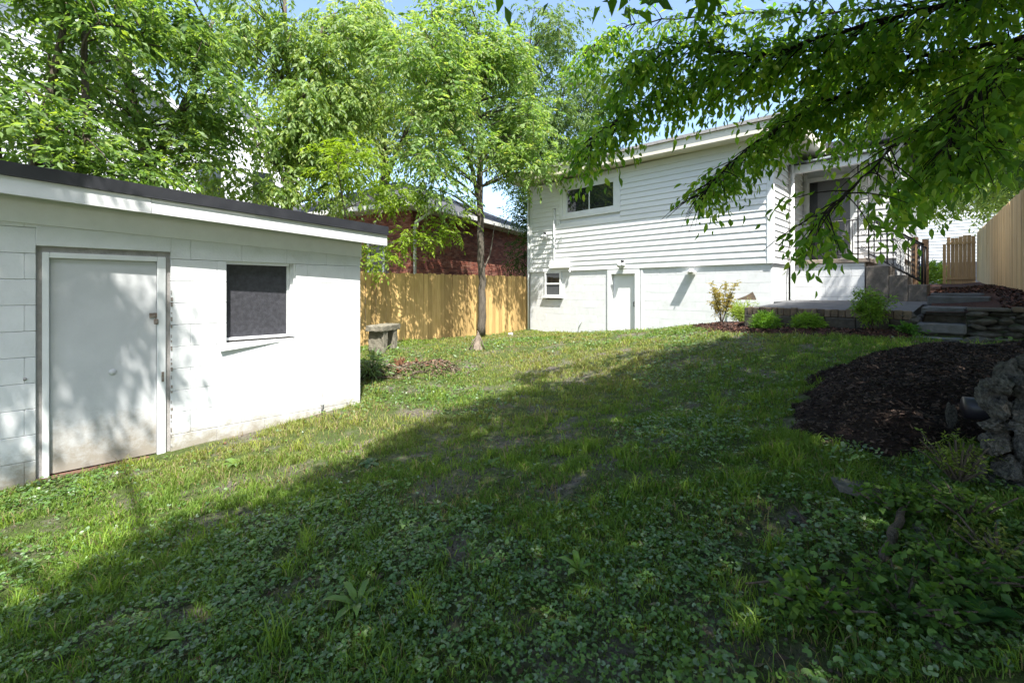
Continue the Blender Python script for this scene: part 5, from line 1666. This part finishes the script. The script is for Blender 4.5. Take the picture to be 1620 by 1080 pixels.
# ------------------------------------------------------------------ lawn
def free(x, y):
    """true where the lawn may grow"""
    k = ~((y > 5.76) & (x < 2.93)) & ~((x > 10.97) & (y > 2.9)) & ~((x > 8.6) & (y < 2.86)) & (y < 10.3)
    k &= ~((x > 8.05) & (x < 8.6) & (y > -.05) & (y < .5))
    k &= ~((x > 8.1) & (y < .0))
    # mulch
    wob = .22 * (vnoise(x, y, 3.2, 71) - .5) + .16 * (vnoise(x, y, 9, 72) - .5)
    k &= ~((x > 7.98) & (y > .5) & (y < 2.7 + (x - 7.98) * 1.1) & (x < 8.66))
    k &= ~((x > 8.6) & (x < 10.4) & (y > 2.8) & (y < 3.35 + (x - 8.5) * .75) & (y < 4.0))
    inm = (x > 3.6) & (x < 7.0) & (y < np.interp(x, [3.52, 4.0, 4.8, 5.84, 6.55, 7.05], [.48, .92, 1.08, 1.15, .66, -.05]) + wob - .06) & (y > np.interp(x, [3.5, 3.85, 4.1, 4.3], [.48, .10, -.05, -1.2]) + wob + .06)
    return k & ~inm


PATCH = [(4.75, 6.95, .6, .35), (3.0, 4.9, .55, .25), (2.2, 4.75, .4, .2), (3.9, 3.7, .45, .3), (2.9, 3.0, .45, .25), (4.7, 6.9, .5, .3), (7.4, 6.3, .9, .25), (8.6, 5.2, .9, .3), (9.4, 6.2, .8, .25), (1.9, 2.6, .35, .25), (2.3, 1.9, .25, .15), (2.65, .7, .3, .2), (2.35, .25, .35, .15), (3.4, 2.4, .3, .2), (7.6, .2, .35, .3), (1.3, 4.2, .5, .2), (1.75, .45, .22, .1), (5.2, 4.2, .4, .2)]


def bare(x, y):
    b = np.zeros(np.shape(x))
    for (cx, cy, a, c) in PATCH:
        # long axis runs with the image's horizontal
        r = ((x - cx) - (y - cy)) / 2 ** .5; d = ((x - cx) + (y - cy)) / 2 ** .5
        b = np.maximum(b, np.exp(-(r / a) ** 2 - (d / c) ** 2))
    return b


def scatter(n, power, dmin=1.4, dmax=17):
    x = rng.uniform(-1.6, 11, n); y = rng.uniform(-1.3, 10.3, n)
    d = (x + y) / 2 ** .5; r = (x - y) / 2 ** .5
    k = free(x, y) & (d > dmin) & (d < dmax) & (np.abs(r) < 1.22 * d + .6) & (rng.random(n) < np.clip((2.3 / np.maximum(d, .1)) ** power, 0, 1))
    return x[k], y[k], d[k]


def blades(x, y, h, w, lean, cols):
    n = len(x)
    a = rng.uniform(0, 2 * math.pi, n)
    b = rng.uniform(0, 2 * math.pi, n)
    z = tz(x, y) - .004
    p = np.stack([x, y, z], -1)
    s = np.stack([np.cos(a), np.sin(a), np.zeros(n)], -1) * (w / 2)[:, None]
    l = np.stack([np.cos(b), np.sin(b), np.zeros(n)], -1) * (h * lean)[:, None]
    up = np.stack([np.zeros(n), np.zeros(n), h], -1)
    V = np.stack([p - s, p + s, p + s * .75 + l * .3 + up * .55, p - s * .75 + l * .3 + up * .55, p + l + up * (1 - .35 * lean)[:, None]], 1).reshape(-1, 3)
    base = np.arange(n)[:, None] * 5
    return V, [base + np.array([[0, 1, 2, 3]]), base + np.array([[3, 2, 4]])], np.repeat(cols, 5, 0)


x, y, d = scatter(1500000, 1.15)
x2, y2, d2_ = scatter(900000, 2.0, 1.4, 4.6)
x = np.r_[x, x2]; y = np.r_[y, y2]; d = np.r_[d, d2_]
bn_ = bare(x, y)
tuft = vnoise(x, y, 5.5, 1) * .6 + vnoise(x, y, 14, 2) * .4
lush = vnoise(x, y, .9, 3)
clov = np.clip((vnoise(x, y, .8, 11) - .42) * 5, 0, 1)
p_ = np.clip((tuft - .26) * 3.6, .08, 1) * (1 - .9 * np.clip(bn_ * 1.5, 0, 1)) * (1 - .4 * clov)
near_d = np.clip((3.4 - d) / 1.2, 0, 1)
p_ *= (1 - .25 * near_d)
k = rng.random(len(x)) < p_ * .95
x, y, d, tuft, lush = x[k], y[k], d[k], tuft[k], lush[k]
h = (.03 + .075 * np.clip(tuft - .25, 0, 1) * rng.uniform(.5, 1.5, len(x))) * (.85 + .5 * lush) * rng.uniform(.6, 1.2, len(x))
tall = (vnoise(x, y, 7, 21) > .80) & (rng.random(len(x)) < .5)
h = np.where(tall, h * 1.9, h)
w = (.0034 + .0011 * d * .7) * rng.uniform(.7, 1.3, len(x))
s = rng.random((len(x), 1)) * .6 + .4 * vnoise(x, y, 1.6, 31)[:, None]
gc = np.array([.062, .14, .018]) * (1 - s) + np.array([.17, .26, .038]) * s
dry = np.clip((vnoise(x, y, .8, 61) - .15) * 2, .15, 1) * np.clip((x * .35 + y - 4.0) / 1.6, 0, 1)  # dry noise, weighted to the sunlit band so lit grass is painted paler
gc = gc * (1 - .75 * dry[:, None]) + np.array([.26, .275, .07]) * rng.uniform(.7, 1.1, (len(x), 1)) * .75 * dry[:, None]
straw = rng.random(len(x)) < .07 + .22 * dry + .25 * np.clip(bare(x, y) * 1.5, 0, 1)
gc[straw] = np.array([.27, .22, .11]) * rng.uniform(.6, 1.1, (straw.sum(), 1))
gc[tall & ~straw] *= np.array([1.35, 1.25, 1.0])
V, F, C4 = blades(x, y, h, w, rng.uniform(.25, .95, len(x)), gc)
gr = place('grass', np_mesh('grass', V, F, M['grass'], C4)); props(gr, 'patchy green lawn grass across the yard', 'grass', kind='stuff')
NG = len(x)

# clover and ground ivy: round leaves on short stalks
x, y, d = scatter(900000, 1.5)
x2, y2, d2_ = scatter(900000, 2.2, 1.4, 4.2)
x = np.r_[x, x2]; y = np.r_[y, y2]; d = np.r_[d, d2_]
clov = np.clip((vnoise(x, y, .8, 11) - .36) * 4.5, 0, 1) + .8 * np.clip((3.2 - d) / 1.0, 0, 1)
fine = vnoise(x, y, 6.5, 17) * .5 + vnoise(x, y, 17, 19) * .5
k = rng.random(len(x)) < np.clip(clov, .05, 1) * np.clip((fine - .2) * 3.0, .08, 1) * (1 - .88 * np.clip(bare(x, y) * 1.4, 0, 1)) * .44
x, y, d, fine = x[k], y[k], d[k], fine[k]
n = len(x)
rad = (.0070 + .0020 * d * .6) * rng.uniform(.55, 1.5, n)
big_ = (y < .7) & (x > 1.2) & (vnoise(x, y, 2.2, 41) > .5)
rad = np.where(big_, rad * 1.3, rad)
hh = .015 + .05 * np.clip(fine - .2, 0, 1) * rng.uniform(.4, 1.4, n) + np.where(big_, .03, 0)
c0 = np.stack([x, y, tz(x, y) + hh], -1)
nn = unit(UP + rng.normal(size=(n, 3)) * .38)
t1 = unit(np.cross(nn, rng.normal(size=(n, 3)))); t2 = np.cross(nn, t1)
ring = []
for kk in range(7):
    a = 2 * math.pi * (kk + .5) / 8 + math.pi / 8
    rr2 = rad * (1.0 if kk % 2 else .92)
    ring.append(c0 + t1 * (np.cos(a) * rr2)[:, None] + t2 * (np.sin(a) * rr2)[:, None] + nn * (rad * .18)[:, None])
V = np.stack([c0] + ring, 1).reshape(-1, 3)
base = np.arange(n)[:, None] * 8
F = [np.concatenate([base + np.array([[0, 1, 2, 3]]), base + np.array([[0, 3, 4, 5]]), base + np.array([[0, 5, 6, 7]])], 0)]
s = rng.random((n, 1)) * .7 + .3 * vnoise(x, y, 2, 51)[:, None]
gc = np.array([.045, .115, .024]) * (1 - s) + np.array([.13, .225, .042]) * s
pale = rng.random(n) < .22
gc[pale] = np.array([.15, .215, .11]) * rng.uniform(.7, 1.2, (pale.sum(), 1))
cv = place('clover', np_mesh('clover', V, F, M['clover'], np.repeat(gc, 8, 0))); props(cv, 'low clover and ground ivy leaves spread through the lawn', 'ground cover', kind='stuff')
NC = n

# thatch: short, nearly flat blades, green and straw-coloured
x, y, d = scatter(900000, 1.9, 1.4, 7)
k = rng.random(len(x)) < .55 - .25 * bare(x, y); x, y, d = x[k], y[k], d[k]; n = len(x)
s = rng.random((n, 1))
tc_ = np.array([.04, .075, .014]) * (1 - s) + np.array([.12, .16, .04]) * s
k = rng.random(n) < .3
tc_[k] = np.array([.16, .13, .075]) * rng.uniform(.5, 1.3, (k.sum(), 1))
V, F, C4 = blades(x, y, rng.uniform(.008, .03, n), rng.uniform(.0022, .0045, n), rng.uniform(.8, 2.2, n), tc_)
o = place('thatch', np_mesh('thatch', V, F, M['grass'], C4)); props(o, 'short matted thatch between the lawn plants', 'grass', kind='stuff')

# dead leaves, straw and twig litter
x, y, d = scatter(60000, 1.0, 1.4, 9)
k = rng.random(len(x)) < .08 + .3 * bare(x, y); x, y, d = x[k], y[k], d[k]; n = len(x)
ax = unit(np.stack([rng.normal(size=n), rng.normal(size=n), rng.normal(size=n) * .15], -1)); bb = unit(np.cross(UP + rng.normal(size=(n, 3)) * .3, ax))
L_ = (.05 * rng.uniform(.3, 1.6, n))[:, None]; W_ = L_ * rng.uniform(.03, .22, (n, 1))
p = np.stack([x, y, tz(x, y) + rng.uniform(.004, .02, n)], -1)
V = np.stack([p - ax * L_ / 2, p - bb * W_, p + ax * L_ / 2, p + bb * W_], 1).reshape(-1, 3)
cc = np.array([(.12, .085, .055), (.19, .15, .10), (.07, .05, .04), (.22, .18, .12), (.15, .08, .045)])[rng.integers(0, 5, n)]
o = place('leaf_litter', np_mesh('leaf_litter', V, np.arange(n * 4).reshape(-1, 4), M['chips'], np.repeat(cc, 4, 0))); props(o, 'scattered dead leaves, straw and twig bits on the soil', 'litter', kind='stuff')

x, y, d = scatter(400000, 2.2, 1.4, 6)
k = rng.random(len(x)) < .25 + .5 * bare(x, y); x, y, d = x[k], y[k], d[k]; n = len(x)
p = np.stack([x, y, tz(x, y) + .002], -1)
sz = (.004 + .009 * rng.random(n) ** 3)[:, None]
ang_ = rng.uniform(0, 6.28, n)
q1 = np.stack([np.cos(ang_), np.sin(ang_), np.zeros(n)], -1) * sz; q2 = np.stack([-np.sin(ang_), np.cos(ang_), np.zeros(n)], -1) * sz * rng.uniform(.4, 1, (n, 1))
V = np.stack([p - q1, p - q2 * .9, p + q1, p + q2, p + UP * sz * rng.uniform(.5, 1.2, (n, 1))], 1).reshape(-1, 3)
base = np.arange(n)[:, None] * 5
F = np.concatenate([base + np.array([t_]) for t_ in ((0, 1, 4), (1, 2, 4), (2, 3, 4), (3, 0, 4))], 0)
cc = np.array([(.06, .045, .035), (.09, .07, .055), (.035, .027, .022), (.13, .11, .09)])[rng.integers(0, 4, n)]
o = place('soil_crumbs', np_mesh('soil_crumbs', V, F, M['chips'], np.repeat(cc, 5, 0))); props(o, 'dark crumbs of earth on the bare soil of the lawn', 'soil', kind='stuff')

# broad-leaved weeds that stand out
def weed(loc2, label, r, nleaf, c1, c2, upright=.5, ratio=.34):
    x0, y0 = loc2
    z0 = tzf(x0, y0)
    t = thing('weed_plant', (x0, y0, z0), label, 'weed')
    me_c = {}
    for k in range(nleaf):
        a = 2 * math.pi * k / nleaf + random.uniform(-.3, .3)
        L = r * random.uniform(.7, 1.2); W = L * ratio
        el = upright * random.uniform(.5, 1.3)
        s = random.random(); c = [c1[i] * (1 - s) + c2[i] * s for i in range(3)]
        n_ = 6
        m = MB(); vs = []
        for i in range(n_ + 1):
            u_ = i / n_
            wv = W * .5 * (math.sin(math.pi * min(1, u_ * .9 + .08)) ** .8) * (1 + .15 * (-1) ** i) if i < n_ else .001
            rr2 = L * u_; zz = rr2 * el - .5 * rr2 * u_ * (el + .3)
            cx, cy = rr2 * math.cos(a), rr2 * math.sin(a)
            vs += [(cx - math.sin(a) * wv, cy + math.cos(a) * wv, zz + wv * .3), (cx, cy, zz), (cx + math.sin(a) * wv, cy - math.cos(a) * wv, zz + wv * .3)]
        vs = [(v_[0] + x0, v_[1] + y0, v_[2] + z0 + .005) for v_ in vs]
        fs = []
        for i in range(n_):
            fs += [(i * 3, i * 3 + 3, i * 3 + 4, i * 3 + 1), (i * 3 + 1, i * 3 + 4, i * 3 + 5, i * 3 + 2)]
        m.add(vs, fs, tuple(c))
        m.build('leaf', M['clover'], t, origin=(x0, y0, z0), smooth=True, colors=True)
    return t


random.seed(77)
WG = ((.06, .13, .02), (.12, .20, .03))
weed((.97, 1.98), 'broad bright-leaved weed in the clover, bottom left of centre', .14, 7, (.07, .15, .02), (.13, .21, .03), 1.1, .24)
weed((.28, 2.55), 'broad-leaved weed near the bottom left corner of the lawn', .13, 6, *WG, .5)
weed((1.35, 3.15), 'flat dock-like weed on bare soil left of centre', .12, 6, *WG, .45, .42)
weed((1.95, 3.75), 'blue-green flat weed in the shade right of the sunlit strip', .11, 6, (.05, .11, .04), (.08, .15, .06), .4, .45)
weed((2.45, 2.7), 'leafy weed by the small bare patch at the centre', .10, 7, *WG, .6)
weed((1.75, 1.30), 'bright upright weed at the bottom edge right of centre', .09, 6, (.10, .20, .02), (.15, .25, .03), 1.0, .3)
weed((2.35, -.05), 'dark round-leaved weed cluster at the right edge foreground', .10, 9, (.03, .09, .02), (.06, .13, .03), .8, .6)
weed((1.15, 4.75), 'broad sunlit weed in front of the shed door', .13, 7, (.09, .17, .03), (.13, .22, .04), .6, .4)


def tuft_plant(loc2, label, r, nb):
    x0, y0 = loc2; z0 = tzf(x0, y0)
    t = thing('grass_tuft', (x0, y0, z0), label, 'grass tuft')
    xx = x0 + rng.normal(size=nb) * r * .28; yy = y0 + rng.normal(size=nb) * r * .28
    s_ = rng.random((nb, 1))
    V, F, C4 = blades(xx, yy, r * rng.uniform(.6, 1.25, nb), rng.uniform(.004, .008, nb), rng.uniform(.25, .8, nb), np.array([.09, .17, .02]) * (1 - s_) + np.array([.17, .25, .035]) * s_)
    place('blades', np_mesh('blades', V - np.array((x0, y0, z0)), F, M['grass'], C4), t, (x0, y0, z0))


tuft_plant((1.05, 2.72), 'yellow-green grass tuft left of the bottom centre', .15, 40)
tuft_plant((2.62, 1.42), 'upright bright grass tuft at the right of centre', .17, 46)
tuft_plant((2.35, .62), 'small yellowish grass tuft on dark soil at lower right', .13, 34)
tuft_plant((1.82, .55), 'yellow-green grass tuft at the bottom right of centre', .13, 40)
tuft_plant((.65, 2.05), 'tall thin grass tuft at the bottom, left of the broad weed', .15, 36)
tuft_plant((3.0, 2.15), 'dense bright grass tuft in the middle of the shaded lawn', .14, 50)
tuft_plant((2.0, 4.35), 'pale sunlit grass tuft on the sandy strip', .13, 40)
tuft_plant((2.85, .95), 'loose yellow grass tuft left of the flat stone', .14, 36)

tri = sum(len(o.data.polygons) for o in bpy.data.objects if o.type == 'MESH')
print('grass', NG, 'clover', NC, 'polys', tri, 'objects', len(bpy.data.objects))
